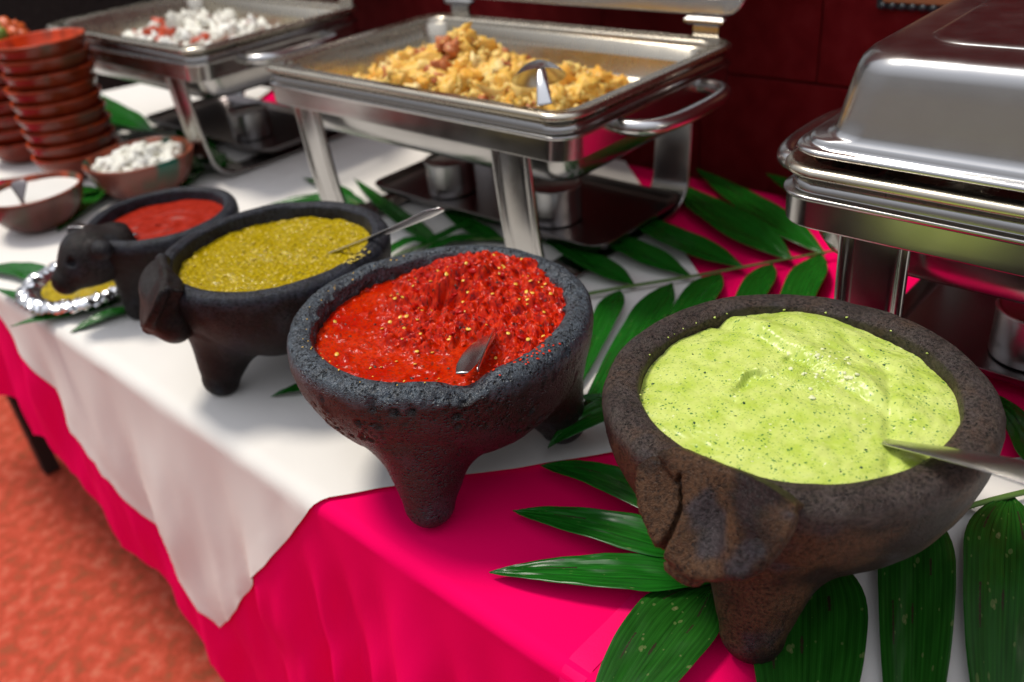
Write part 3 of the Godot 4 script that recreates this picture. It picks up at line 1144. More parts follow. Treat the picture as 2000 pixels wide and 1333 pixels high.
	frond("palm frond under the foil plate at the table's front edge", [Vector3(-1.108, .012, -0.433), Vector3(-1.190, .012, -0.398), Vector3(-1.285, .012, -0.365), Vector3(-1.356, .012, -0.348)], [
		[Vector3(-1.339, 0.008, -0.360), Vector3(-1.419, 0.016, -0.349), Vector3(-1.506, 0.007, -0.303), 0.021],
		[Vector3(-1.206, 0.008, -0.374), Vector3(-1.245, 0.016, -0.332), Vector3(-1.402, 0.007, -0.304), 0.020],
		[Vector3(-1.188, 0.006, -0.399), Vector3(-1.206, 0.014, -0.344), Vector3(-1.253, 0.006, -0.269), 0.019],
		[Vector3(-1.146, 0.005, -0.404), Vector3(-1.152, 0.012, -0.358), Vector3(-1.163, 0.004, -0.313), 0.015],
	], M.leaf)
	frond("palm frond on the cloth under the far chafing dish", [Vector3(-1.492, .012, -0.806), Vector3(-1.636, .012, -0.826), Vector3(-1.810, .012, -0.843), Vector3(-2.034, .012, -0.850)], [
		[Vector3(-1.636, 0.010, -0.826), Vector3(-1.586, 0.018, -0.756), Vector3(-1.498, 0.008, -0.657), 0.032],
		[Vector3(-1.914, 0.012, -0.839), Vector3(-2.127, 0.021, -0.858), Vector3(-2.410, 0.010, -0.940), 0.036],
		[Vector3(-1.800, 0.012, -0.838), Vector3(-1.898, 0.021, -0.926), Vector3(-2.053, 0.010, -1.050), 0.029],
		[Vector3(-1.588, 0.012, -0.809), Vector3(-1.755, 0.021, -0.843), Vector3(-2.016, 0.010, -0.933), 0.025],
		[Vector3(-2.023, 0.012, -0.845), Vector3(-2.060, 0.021, -0.807), Vector3(-2.042, 0.010, -0.755), 0.094],
		[Vector3(-1.540, 0.012, -0.803), Vector3(-1.590, 0.021, -0.776), Vector3(-1.701, 0.010, -0.783), 0.045],
	], M.leaf)
	frond("palm sprig between the two clay serving bowls", [Vector3(-1.714, .012, -0.687), Vector3(-1.666, .012, -0.621), Vector3(-1.609, .012, -0.554)], [
		[Vector3(-1.682, 0.008, -0.633), Vector3(-1.615, 0.016, -0.556), Vector3(-1.540, 0.007, -0.457), 0.029],
		[Vector3(-1.664, 0.008, -0.599), Vector3(-1.670, 0.016, -0.566), Vector3(-1.676, 0.007, -0.535), 0.040],
	], M.leaf)
	frond("single leaflet tip poking out from behind the red salsa mortar", [Vector3(-0.745, .012, -0.478), Vector3(-0.752, .012, -0.445)], [
		[Vector3(-0.738, 0.006, -0.471), Vector3(-0.761, 0.014, -0.429), Vector3(-0.793, 0.006, -0.386), 0.014],
	], M.leaf)
	frond("thin palm sprig at the foot of the egg dish", [Vector3(-1.019, .012, -0.761), Vector3(-1.147, .012, -0.804), Vector3(-1.254, .012, -0.821)], [
		[Vector3(-1.152, 0.008, -0.807), Vector3(-1.246, 0.016, -0.826), Vector3(-1.357, 0.007, -0.840), 0.016],
		[Vector3(-1.122, 0.006, -0.804), Vector3(-1.214, 0.014, -0.789), Vector3(-1.304, 0.006, -0.725), 0.025],
	], M.leaf)


# ---------------------------------------------------------------- chafing dishes
func lid_mesh() -> ArrayMesh:
	return loft(RIM_X, RIM_Z, [[0.03, 0.03, 0.02, 0.2655], [0.012, 0.012, 0.03, 0.266], [0.009, 0.009, 0.032, 0.2675], [0.008, 0.008, 0.032, 0.270], [0.0095, 0.0095, 0.032, 0.2725], [0.013, 0.013, 0.03, 0.2737], [0.016, 0.0155, 0.03, 0.2738], [0.017, 0.0162, 0.03, 0.276], [0.0185, 0.0172, 0.03, 0.2785], [0.022, 0.018, 0.03, 0.2798], [0.029, 0.0195, 0.036, 0.2813], [0.0325, 0.0205, 0.036, 0.2828], [0.0350, 0.0225, 0.038, 0.287],
		[0.0370, 0.0240, 0.040, 0.30], [0.0405, 0.0260, 0.042, 0.32], [0.0440, 0.0280, 0.044, 0.337], [0.0460, 0.0300, 0.046, 0.3435], [0.0500, 0.0335, 0.047, 0.3487], [0.0550, 0.0385, 0.047, 0.3520], [0.0620, 0.0450, 0.046, 0.3538], [0.072, 0.0545, 0.044, 0.3545], [0.088, 0.068, 0.038, 0.3552], [0.0905, 0.0705, 0.036, 0.3566], [0.093, 0.073, 0.034, 0.3586], [0.098, 0.078, 0.032, 0.3593], [0.2, 0.12, 0.03, 0.3602]])


func strap(hz: float) -> ArrayMesh:
	var path := []
	path.append(Vector2(hz - 0.008, 0.206))
	path.append(Vector2(hz - 0.0105, 0.16))
	path.append(Vector2(hz - 0.0135, 0.11))
	path.append(Vector2(hz - 0.017, 0.075))
	for k in 9:
		var a := k / 8.0 * PI / 2
		path.append(Vector2(hz - 0.019 - 0.052 * (1.0 - cos(a)), 0.062 - 0.052 * sin(a)))
	path.append(Vector2(hz - 0.095, 0.0092))
	var sect := [Vector2(-0.031, -0.004), Vector2(-0.031, 0.0), Vector2(-0.0298, 0.0018), Vector2(-0.0262, 0.0022), Vector2(-0.0235, 0.0012), Vector2(-0.0220, -0.0014), Vector2(-0.017, -0.0016), Vector2(-0.0155, 0.0), Vector2(0.0155, 0.0), Vector2(0.017, -0.0016), Vector2(0.0220, -0.0014), Vector2(0.0235, 0.0012), Vector2(0.0262, 0.0022), Vector2(0.0298, 0.0018), Vector2(0.031, 0.0), Vector2(0.031, -0.004), Vector2(0.028, -0.005), Vector2(-0.028, -0.005)]
	var rows := []
	for i in path.size():
		var d: Vector2 = (path[mini(i + 1, path.size() - 1)] - path[maxi(i - 1, 0)]).normalized()
		var nrm := Vector2(-d.y, d.x)
		var row := PackedVector3Array()
		for s in sect:
			var q: Vector2 = path[i] + nrm * s.y
			row.append(Vector3(s.x, q.y, q.x))
		rows.append(row)
	return sheet(rows, true, [], [], true)


func make_chafer(label: String, at: Vector3) -> Node3D:
	var t := thing("chafing_dish", label, "chafing dish", at, 0.0, "stainless steel chafing dishes in a row")
	obj("water_pan", loft(RIM_X, RIM_Z, [[0.302, 0.187, 0.001, 0.1525], [0.075, 0.075, 0.03, 0.1525], [0.060, 0.060, 0.035, 0.154], [0.042, 0.042, 0.035, 0.159], [0.034, 0.034, 0.035, 0.167], [0.028, 0.028, 0.034, 0.18], [0.024, 0.024, 0.033, 0.199], [0.024, 0.024, 0.033, 0.2005], [0.008, 0.008, 0.033, 0.2005], [0.0050, 0.0050, 0.034, 0.2015], [0.0038, 0.0038, 0.034, 0.2035], [0.0034, 0.0034, 0.034, 0.2275], [0.0018, 0.0018, 0.034, 0.2295], [0.0010, 0.0010, 0.034, 0.2312], [0.0018, 0.0018, 0.034, 0.2330], [0.0065, 0.0065, 0.034, 0.2342], [0.0072, 0.0072, 0.034, 0.2352], [0.0072, 0.0072, 0.034, 0.2475], [0.030, 0.030, 0.03, 0.2475]], false), M.steel, t)
	var s := strap(RIM_Z)
	for x in [-0.205, 0.205]:
		var bar := obj("cross_bar", box_mesh(Vector3(0.056, 0.005, 0.19), 0.0015, Vector3(x, 0.0088, 0)), M.steel, t)
		bar.set_meta("kind", "thing")
		for z in [1, -1]:
			var l := obj("leg", s, M.steel, t)
			l.position.x = x
			l.rotation.y = 0.0 if z == 1 else PI
	var shelf := obj("shelf", loft(0.236, 0.1, [[0.012, 0.012, 0.02, 0.022], [0.0, 0.0, 0.022, 0.024], [-0.006, -0.006, 0.026, 0.034], [-0.0075, -0.0075, 0.027, 0.036], [-0.0065, -0.0065, 0.027, 0.0372], [-0.004, -0.004, 0.026, 0.036], [0.002, 0.002, 0.022, 0.0265], [0.01, 0.01, 0.02, 0.0252]]), M.tray, t)
	shelf.position.z = -0.042
	for e in [1, -1]:
		var pts := [Vector3(e * (RIM_X - 0.012), 0.222, -0.088), Vector3(e * (RIM_X + 0.012), 0.222, -0.09), Vector3(e * (RIM_X + 0.036), 0.222, -0.079), Vector3(e * (RIM_X + 0.048), 0.222, -0.05), Vector3(e * (RIM_X + 0.051), 0.222, 0.0), Vector3(e * (RIM_X + 0.048), 0.222, 0.05), Vector3(e * (RIM_X + 0.036), 0.222, 0.079), Vector3(e * (RIM_X + 0.012), 0.222, 0.09), Vector3(e * (RIM_X - 0.012), 0.222, 0.088)]
		obj("handle", tube(smooth_path(pts, 6), [Vector2(0.0098, 0.0098)], 14), M.steel_bright, t)
	for x in [-0.24, 0.245]:
		var st := begin()
		box(st, Vector3(x, 0.262, -RIM_Z - 0.004), Vector3(0.04, 0.022, 0.006), 0.002)
		box(st, Vector3(x - 0.004, 0.277, -RIM_Z - 0.006), Vector3(0.062, 0.011, 0.012), 0.004)
		obj("hinge", finish(st), M.steel, t)
	obj("lid", lid_mesh(), M.steel_bright, t)
	return t


func open_lid(c: Node3D) -> void:
	var lid: Node3D = c.get_node("lid")
	var pivot := Vector3(0, 0.268, -RIM_Z - 0.012)
	var turn := Basis(Vector3.RIGHT, deg_to_rad(-101.0))
	lid.transform = Transform3D(turn, pivot + Vector3(0, 0.006, 0)) * Transform3D(Basis(), -Vector3(0, 0.266, -RIM_Z))


func food_pan_mesh() -> ArrayMesh:
	return loft(RIM_X, RIM_Z, [[0.034, 0.034, 0.03, 0.1975], [0.031, 0.031, 0.032, 0.2485], [0.006, 0.006, 0.036, 0.2488], [0.002, 0.002, 0.037, 0.2495], [0.0, 0.0, 0.038, 0.252], [0.0003, 0.0003, 0.038, 0.2552], [0.0025, 0.0025, 0.037, 0.258], [0.0055, 0.0055, 0.036, 0.259], [0.0085, 0.0085, 0.035, 0.2584], [0.0105, 0.0105, 0.034, 0.2572], [0.019, 0.019, 0.03, 0.2572], [0.0215, 0.0215, 0.03, 0.2562], [0.0235, 0.0235, 0.03, 0.253], [0.0265, 0.0265, 0.03, 0.2335], [0.031, 0.031, 0.03, 0.2315], [0.0335, 0.0335, 0.03, 0.229], [0.037, 0.037, 0.03, 0.203], [0.043, 0.043, 0.03, 0.198], [0.055, 0.055, 0.03, 0.197]])


func clay_mesh(r: float, h: float, sd: float, outside: Color, inside: Color, green: float) -> ArrayMesh:
	var prof := [Vector2(0.0, 0.0), Vector2(r * 0.45, 0.0), Vector2(r * 0.52, h * 0.03), Vector2(r * 0.74, h * 0.25), Vector2(r * 0.90, h * 0.55), Vector2(r * 0.98, h * 0.85), Vector2(r * 1.0, h * 0.94), Vector2(r * 1.0, h * 0.985), Vector2(r * 0.98, h), Vector2(r * 0.945, h), Vector2(r * 0.925, h * 0.97), Vector2(r * 0.90, h * 0.83), Vector2(r * 0.83, h * 0.57), Vector2(r * 0.67, h * 0.3), Vector2(r * 0.45, h * 0.14), Vector2(0.0, h * 0.1)]
	var rows := []
	var cols := []
	var n := 56
	for i in prof.size():
		var row := PackedVector3Array()
		var co := PackedColorArray()
		for k in n:
			var a := TAU * k / n
			var q := Vector3(prof[i].x * cos(a), prof[i].y, prof[i].x * sin(a))
			q *= Vector3(1.0 + 0.02 * n_low.get_noise_3dv(q * 60.0 + Vector3(sd, 0, 0)), 1.0, 1.0)
			row.append(q)
			var c := outside.lerp(inside, smoothstep(6.0, 9.0, i))
			var g := n_low.get_noise_3dv(Vector3(cos(a) * 13.0, q.y * 60.0, sin(a) * 13.0 + sd * 7.0))
			c = c.lerp(Color(0.03, 0.07, 0.045), green * smoothstep(0.1, 0.3, g) * smoothstep(2.0, 6.0, i))
			c = c.lerp(outside * 0.5, 0.6 * smoothstep(0.1, 0.4, -g))
			co.append(c)
		rows.append(row)
		cols.append(co)
	return sheet(rows, true, [], cols)


func heap(o: Node3D, called: String, count: int, meshes: Array, mats: Array, spread: Vector2, size: Vector2, top: Callable) -> void:
	var k := 0
	var tries := 0
	while k < count and tries < count * 40:
		tries += 1
		var p := Vector2(rng.randf_range(-spread.x, spread.x), rng.randf_range(-spread.y, spread.y))
		var h: float = top.call(p.x, p.y)
		if h < 0.004:
			continue
		var c := obj(called, meshes[rng.randi() % meshes.size()], mats[mini(int(pow(rng.randf(), 2.4) * mats.size()), mats.size() - 1)], o)
		var s := rng.randf_range(size.x, size.y)
		c.transform = Transform3D(Basis.from_euler(Vector3(rng.randf() * TAU, rng.randf() * TAU, rng.randf() * TAU)).scaled_local(Vector3(s * rng.randf_range(0.9, 1.5), s * rng.randf_range(0.6, 1.0), s)), Vector3(p.x, h - s * 0.3 * rng.randf(), p.y))
		k += 1


func core(top: Callable, spread: Vector2) -> ArrayMesh:
	var rows := []
	for i in 41:
		var row := PackedVector3Array()
		for k in 61:
			var x := lerpf(-spread.x, spread.x, k / 60.0)
			var z := lerpf(-spread.y, spread.y, i / 40.0)
			row.append(Vector3(x, maxf(top.call(x, z) - 0.008, -0.004) + 0.005 * n_mid.get_noise_2d(x * 260.0, z * 260.0), z))
		rows.append(row)
	return sheet(rows)


# ---------------------------------------------------------------- the scene
func _ready() -> void:
	# camera
	var cam := Camera3D.new()
	cam.name = "camera"
	var right := Vector3(0.73627, -0.09196, -0.67041)
	var up := Vector3(-0.29155, 0.85095, -0.43691)
	cam.transform = Transform3D(Basis(right, up, right.cross(up)).orthonormalized(), Vector3(0, 0.55, 0))
	cam.fov = 42.58
	cam.near = 0.05
	cam.far = 400.0
	add_child(cam)
	var lens := CameraAttributesPhysical.new()
	lens.frustum_focal_length = 30.8
	lens.frustum_focus_distance = 0.69
	lens.exposure_aperture = 4.3
	lens.frustum_near = 0.05
	lens.frustum_far = 400.0
	cam.fov = 42.58
	# sky: an overcast day, brightest overhead
	var env := Environment.new()
	env.background_mode = Environment.BG_SKY
	var sky_mat := ProceduralSkyMaterial.new()
	sky_mat.sky_top_color = Color(0.93, 0.95, 1.0)
	sky_mat.sky_horizon_color = Color(0.40, 0.39, 0.385)
	sky_mat.sky_curve = 0.75
	sky_mat.sky_energy_multiplier = 0.92
	sky_mat.ground_horizon_color = Color(0.40, 0.33, 0.30)
	sky_mat.ground_bottom_color = Color(0.25, 0.18, 0.16)
	sky_mat.sun_angle_max = 1.0
	sky_mat.use_debanding = false
	var sky := Sky.new()
	sky.sky_material = sky_mat
	env.sky = sky
	env.tonemap_mode = Environment.TONE_MAPPER_LINEAR
	env.tonemap_exposure = 1.66
	env.sdfgi_enabled = true
	env.ssao_enabled = true
	env.ssil_enabled = true
	var we := WorldEnvironment.new()
	we.name = "environment"
	we.environment = env
	we.camera_attributes = null
	add_child(we)
	cam.attributes = lens
	var sun := DirectionalLight3D.new()
	sun.name = "daylight"
	sun.light_energy = 0.5
	sun.light_angular_distance = 14.0
	sun.light_color = Color(1.0, 0.97, 0.92)
	sun.shadow_enabled = true
	sun.sky_mode = DirectionalLight3D.SKY_MODE_LIGHT_ONLY
	add_child(sun)
	sun.look_at_from_position(Vector3(-1.2, 2.6, 0.2), Vector3.ZERO)

	rng.seed = 1
	var S := FastNoiseLite.TYPE_SIMPLEX_SMOOTH
	n_low = noise(S, 0.09, 3, 11)
	n_mid = noise(S, 0.30, 3, 12)
	n_fine = noise(S, 0.20, 2, 13)
	n_one = noise(S, 1.0, 1, 15)
	n_cell = noise(FastNoiseLite.TYPE_CELLULAR, 0.16, 1, 14)
	n_cell.cellular_return_type = FastNoiseLite.RETURN_DISTANCE
	make_materials()

	# the setting
	var floor_mesh := PlaneMesh.new()
	floor_mesh.size = Vector2(14, 3.4)
	tag(obj("floor", floor_mesh, M.floor), "red painted rough concrete floor beside the table", "", "", "structure").position = Vector3(0, -0.72, -0.35)
	var ground_mesh := PlaneMesh.new()  # unseen, invented sheet, added to turn the steel's reflections grey brown
	ground_mesh.size = Vector2(300, 300)
	tag(obj("added_ground", ground_mesh, M.added_paving), "unseen grey brown sheet added beyond the red floor for the steel to reflect", "", "", "structure").position = Vector3(0, -0.726, 0)
	make_walls()
	make_table()
	make_chafers()
	make_mortars()
	make_fronds()
	make_clay()
	make_small()


func make_walls() -> void:
	var wall := obj("wall", box_mesh(Vector3(5.4, 3.6, 0.12), 0.0, Vector3(0.75, 1.08, -1.338)), M.wall)
	tag(wall, "dark red painted block wall behind the buffet table", "wall", "", "structure")
	var blocks := [box_mesh(Vector3(0.3975, 0.1975, 0.02), 0.002), box_mesh(Vector3(0.397, 0.197, 0.0206), 0.002), box_mesh(Vector3(0.397, 0.1975, 0.0195), 0.002)]
	for r in 7:
		for c in 7:
			var x := -1.78 + 0.4 * c + (0.2 if r % 2 else 0.0)
			obj("block", blocks[(r * 3 + c * 2) % 3], M.wall, wall).position = Vector3(x, -0.345 + 0.2 * r, -1.276)
	var grey_wall := obj("stone_wall", box_mesh(Vector3(4.2, 3.0, 0.12), 0.0, Vector3(-4.2, 0.78, -1.75)), M.wall_grey)
	tag(grey_wall, "dark grey stone wall beyond the far end of the table", "wall", "", "structure")
	var pl := thing("wall_plaque", "small brown plaque with a beaded dark border on the red wall", "plaque", Vector3(-0.445, 0.271, -1.262))
	obj("plate", box_mesh(Vector3(0.094, 0.11, 0.008), 0.002, Vector3(0, 0.062, 0)), M.plaque, pl)
	obj("border", box_mesh(Vector3(0.112, 0.128, 0.005), 0.002, Vector3(0, 0.062, -0.002)), M.plaque_dark, pl)
	var bead := lump(3, 0.1, 10, 6)
	for k in 8:
		var b := obj("bead", bead, M.plaque_dark, pl)
		b.scale = Vector3.ONE * 0.0055
		b.position = Vector3(-0.047 + 0.0135 * k, 0.003, 0.002)


func make_chafers() -> void:
	var a := make_chafer("open chafing dish holding scrambled eggs, behind the red salsa", Vector3(-0.911, 0, -0.902))
	open_lid(a)
	var far := copy(a, "open chafing dish with white cheese food, farthest from the camera", Vector3(-1.722, 0, -0.908))
	far.get_node("lid").name = "lid"
	var near := copy(a, "chafing dish with its domed lid closed, nearest the camera", Vector3(-0.053, 0, -0.884))
	near.get_node("lid").transform = Transform3D()
	var p := obj("food_pan", food_pan_mesh(), M.steel_pan)
	p.position = a.position
	tag(p, "shallow steel food pan full of scrambled eggs", "food pan", "food pans in the chafing dishes")
	copy(p, "steel food pan of white cheese food in the far dish", far.position)
	copy(p, "steel food pan under the closed domed lid", near.position)
	var can := lathe([Vector2(0, 0), Vector2(0.038, 0), Vector2(0.0395, 0.0015), Vector2(0.0395, 0.018), Vector2(0.0385, 0.019), Vector2(0.0395, 0.020), Vector2(0.0395, 0.050), Vector2(0.041, 0.052), Vector2(0.040, 0.0545), Vector2(0.036, 0.0545), Vector2(0.035, 0.050), Vector2(0.0, 0.049)], 40)
	for c in [[a, -0.112, "left fuel can under the egg chafing dish"], [a, 0.109, "right fuel can under the egg chafing dish, behind its front leg"], [near, -0.10, "fuel can under the closed chafing dish, left one"], [near, 0.12, "fuel can under the closed chafing dish, right one"], [far, 0.10, "fuel can under the far chafing dish"]]:
		var f := obj("fuel_can", can, M.fuel)
		f.position = c[0].position + Vector3(c[1], 0.0265, -0.005)
		tag(f, c[2], "fuel can", "fuel cans under the chafing dishes")
	# scrambled eggs
	rng.seed = 21
	var lumps := []
	for k in 6:
		lumps.append(lump(100 + k, 1.15, 10, 7))
	var top := func(x: float, z: float) -> float:
		var h := 0.052 * exp(-(pow((x + 0.01) / 0.205, 4) + pow((z - 0.045) / 0.10, 4)))
		h += 0.050 * exp(-(pow((x + 0.025) / 0.045, 2) + pow((z - 0.03) / 0.042, 2)))
		h += 0.022 * exp(-(pow((x - 0.16) / 0.045, 2) + pow((z + 0.02) / 0.05, 2)))
		return h + 0.024 * n_low.get_noise_2d(x * 120.0, z * 120.0) - 0.006
	var eggs := thing("scrambled_eggs", "heap of scrambled eggs with bits of sausage in the middle dish", "food", a.position + Vector3(0, 0.197, 0))
	obj("heap", core(top, Vector2(0.235, 0.125)), M.egg[0], eggs)
	heap(eggs, "egg_chunk", 290, lumps, M.egg, Vector2(0.235, 0.125), Vector2(0.008, 0.0155), top)
	scatter("egg_crumbs", eggs, lump(120, 0.7, 7, 5), M.egg[1], points_in(0.22, 1500, top, func(x, z): return 1.0 if absf(z) < 0.12 and top.call(x, z) > 0.01 else 0.0, 0.001), Vector2(0.002, 0.006))
	scatter("sausage_bits", eggs, lump(121, 0.5, 7, 5), M.egg[4], points_in(0.22, 60, top, func(x, z): return 1.0 if absf(z) < 0.12 and top.call(x, z) > 0.01 else 0.0, 0.002), Vector2(0.002, 0.005))
	# white food in the far dish
	var top2 := func(x: float, z: float) -> float:
		var h := 0.040 * exp(-(pow((x - 0.0) / 0.17, 4) + pow((z + 0.0) / 0.10, 4)))
		return h + 0.018 * n_low.get_noise_2d(x * 130.0 + 50, z * 130.0)
	var white := thing("cheese_dish", "heap of white cheese over red chilaquiles in the far dish", "food", far.position + Vector3(0, 0.197, 0))
	obj("heap", core(top2, Vector2(0.22, 0.125)), M.tomato, white)
	heap(white, "cheese_piece", 140, lumps, [M.cheese[0], M.cheese[1], M.cheese[0], M.cheese[1], M.cheese[0], M.tomato], Vector2(0.21, 0.12), Vector2(0.009, 0.019), top2)
	# serving spoon leaning out of the near corner of the egg pan
	var sp := thing("serving_spoon", "steel serving spoon leaning at the near corner of the egg pan", "spoon", Vector3(-0.655, 0.262, -0.735))
	obj("handle", tube(smooth_path([Vector3(0, 0, 0), Vector3(-0.012, 0.018, -0.012), Vector3(-0.026, 0.030, -0.027), Vector3(-0.036, 0.034, -0.036)], 6), [Vector2(0.009, 0.0015), Vector2(0.007, 0.003), Vector2(0.006, 0.0035), Vector2(0.010, 0.002)], 12, Vector3(0.74, 0.1, -0.67)), M.steel_spoon, sp)
	var rows := []
	for i in 12:
		var row := PackedVector3Array()
		for k in 28:
			var t := TAU * k / 28.0
			var r := 1.0 - i / 11.0
			row.append(Vector3(cos(t) * r * 0.033, 0.02 * (1.0 - r * r) - 0.012, sin(t) * r * 0.045))
		rows.append(row)
	var sb := obj("spoon_bowl", sheet(rows, true), M.steel_spoon, sp)
	sb.transform = Transform3D(Basis.from_euler(Vector3(-0.5, deg_to_rad(45), 0)), Vector3(-0.056, 0.022, -0.055))


func make_mortars() -> void:
	rng.seed = 31
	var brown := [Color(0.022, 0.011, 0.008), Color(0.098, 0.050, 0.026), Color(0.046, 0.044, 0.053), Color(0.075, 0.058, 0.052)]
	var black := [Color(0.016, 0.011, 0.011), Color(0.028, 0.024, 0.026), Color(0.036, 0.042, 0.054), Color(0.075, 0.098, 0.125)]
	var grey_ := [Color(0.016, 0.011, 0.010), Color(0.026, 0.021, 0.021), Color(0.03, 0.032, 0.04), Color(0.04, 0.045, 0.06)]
	# green sauce
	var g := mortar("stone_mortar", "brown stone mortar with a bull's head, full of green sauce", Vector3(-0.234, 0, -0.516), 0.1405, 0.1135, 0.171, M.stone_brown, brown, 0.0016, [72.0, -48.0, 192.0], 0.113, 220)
	var head := obj("bull_head", head_mesh(bull_face, Vector3(-0.085, 0.06, 0.095), Vector3(0.09, 0.19, 0.195), Vector3(1, 2, 3), brown), M.stone_brown, g)
	head.rotation.y = 0.0
	var gs := thing("green_sauce", "creamy pale green sauce flecked with herbs", "salsa", g.position, 0.0, "salsas in the stone mortars")
	obj("surface", fill_mesh(0.1165, 120, 260, green_height, null, true), M.cream_salsa, gs)
	scatter("herb_bits", gs, lump(5, 0.4, 6, 4), M.herb, points_in(0.108, 24, green_height, func(_x, _z): return 1.0, 0.0), Vector2(0.0006, 0.0014), 0.5)
	scatter("crumbs", gs, lump(6, 0.5, 6, 4), M.crumb, points_in(0.06, 30, green_height, func(x, z): return exp(-pow((ab(x, z) - Vector2(0.028, 0.012)).length() / 0.022, 2)), 0.0), Vector2(0.0008, 0.0022), 0.6)
	scatter("drips", gs, lump(16, 0.4, 7, 5), M.smear, splashes(22, 20.0, 330.0, 0.1122, 0.1138, 0.1672), Vector2(0.0005, 0.0015), 0.5)
	spoon("broad steel serving spoon handle reaching out of the green sauce", [Vector3(-0.160, 0.158, -0.500), Vector3(-0.142, 0.168, -0.491), Vector3(-0.105, 0.186, -0.477), Vector3(-0.062, 0.203, -0.461), Vector3(0.02, 0.225, -0.43)], [0.005, 0.008, 0.0145, 0.019, 0.020], 0.0016, Vector3(-0.185, 0.150, -0.512), Vector3(0.03, 0.014, 0.024), Vector3(-0.30, 0.2, 0.9), M.steel_spoon)
	# red salsa
	var notch := func(q: Vector3) -> Vector3:
		var p := ab(q.x, q.z)
		var d := exp(-pow((p.x - 0.030) / 0.016, 2)) * smoothstep(-0.085, -0.105, p.y) * smoothstep(0.145, 0.165, q.y)
		q.y -= 0.009 * d
		return q
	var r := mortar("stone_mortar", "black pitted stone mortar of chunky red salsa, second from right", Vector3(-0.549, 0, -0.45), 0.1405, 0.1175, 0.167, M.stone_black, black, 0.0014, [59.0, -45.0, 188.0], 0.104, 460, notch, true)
	var rs := thing("red_salsa", "chunky bright red chili salsa with yellow seeds", "salsa", r.position, 0.0, "salsas in the stone mortars")
	obj("surface", fill_mesh(0.1205, 200, 500, red_height, red_colour), M.salsa, rs)
	scatter("chili_bits", rs, lump(7, 0.6, 7, 5), M.chili, points_in(0.112, 46, red_height, red_mask, -0.0012), Vector2(0.0016, 0.0044), 0.6)
	scatter("tomato_bits", rs, lump(8, 0.6, 7, 5), M.flake, points_in(0.112, 90, red_height, func(x, z): return 0.25 + red_mask(x, z), -0.0004), Vector2(0.0008, 0.0026), 0.6)
	scatter("charred_bits", rs, lump(9, 0.5, 6, 4), M.char, points_in(0.112, 90, red_height, func(x, z): return 0.3 + 0.7 * red_mask(x, z), 0.0), Vector2(0.0005, 0.0016), 0.6)
	scatter("seeds", rs, lump(10, 0.15, 8, 5), M.seed, points_in(0.112, 75, red_height, func(x, z): return 0.25 + 0.75 * red_mask(x, z), 0.0006), Vector2(0.0012, 0.0021), 0.4)
	scatter("drips", rs, lump(13, 0.5, 7, 5), M.flake, splashes(46, -12.0, 46.0, 0.117, 0.134, 0.1672), Vector2(0.0005, 0.0019), 0.4)
	scatter("rim_crumbs", rs, lump(14, 0.4, 6, 4), M.seed, splashes(40, 20.0, 240.0, 0.1165, 0.128, 0.1668), Vector2(0.0004, 0.0010), 0.5)
	var small := spoon("small spoon sunk in the red salsa at the notch of the rim", [Vector3(-0.4475, 0.1715, -0.380), Vector3(-0.462, 0.1685, -0.405), Vector3(-0.477, 0.1625, -0.433), Vector3(-0.490, 0.1535, -0.455)], [0.005, 0.0092, 0.0100, 0.0095, 0.0075, 0.005], 0.0011, Vector3(-0.51, 0.143, -0.475), Vector3(0.022, 0.01, 0.018), Vector3(0.86, 0.10, -0.5))
	obj("turned_edge", tube(smooth_path([Vector3(0.010, 0.002, -0.008), Vector3(-0.004, 0.003, -0.032), Vector3(-0.022, -0.002, -0.058), Vector3(-0.040, -0.012, -0.078)], 6), [Vector2(0.0008, 0.002), Vector2(0.0012, 0.0026), Vector2(0.0008, 0.0018)], 10), M.steel_spoon, small)
	# yellow salsa
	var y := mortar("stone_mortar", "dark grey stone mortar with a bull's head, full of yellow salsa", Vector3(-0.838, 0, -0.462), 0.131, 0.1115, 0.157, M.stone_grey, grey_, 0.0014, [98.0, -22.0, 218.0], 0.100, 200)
	var yh := obj("bull_head", head_mesh(worn_face, Vector3(-0.085, 0.06, 0.09), Vector3(0.09, 0.19, 0.195), Vector3(4, 2, 9), grey_), M.stone_grey, y)
	yh.rotation.y = atan2(-0.40, 0.916)
	yh.scale = Vector3(1.04, 1.0, 1.0)
	yh.position = Vector3(0.005, -0.0155, -0.013)
	var ys := thing("yellow_salsa", "seedy yellow green tomatillo salsa", "salsa", y.position, 0.0, "salsas in the stone mortars")
	obj("surface", fill_mesh(0.1145, 110, 240, yellow_height, yellow_colour), M.salsa, ys)
	scatter("seeds", ys, lump(12, 0.2, 7, 5), M.seed_pale, points_in(0.108, 260, yellow_height, func(_x, _z): return 1.0, 0.0002), Vector2(0.0007, 0.0024), 0.5)
	scatter("drips", ys, lump(15, 0.4, 7, 5), M.seed_pale, splashes(26, -24.0, 0.0, 0.113, 0.127, 0.1572), Vector2(0.0007, 0.0026), 0.5)
	spoon("slim steel spoon leaning out over the yellow salsa rim", [Vector3(-0.655, 0.1995, -0.563), Vector3(-0.672, 0.1925, -0.556), Vector3(-0.700, 0.179, -0.543), Vector3(-0.745, 0.158, -0.522), Vector3(-0.795, 0.136, -0.499)], [0.0035, 0.0085, 0.0062, 0.0035, 0.003], 0.0013, Vector3(-0.82, 0.128, -0.487), Vector3(0.026, 0.01, 0.017), Vector3(0.25, 0.75, 0.6))
	# brick-red salsa
	var d := mortar("stone_mortar", "small dark stone mortar with a calf's head, full of brick red salsa", Vector3(-1.142, 0, -0.474), 0.104, 0.0865, 0.123, M.stone_grey, grey_, 0.0012, [75.0, -45.0, 195.0], 0.082, 160)
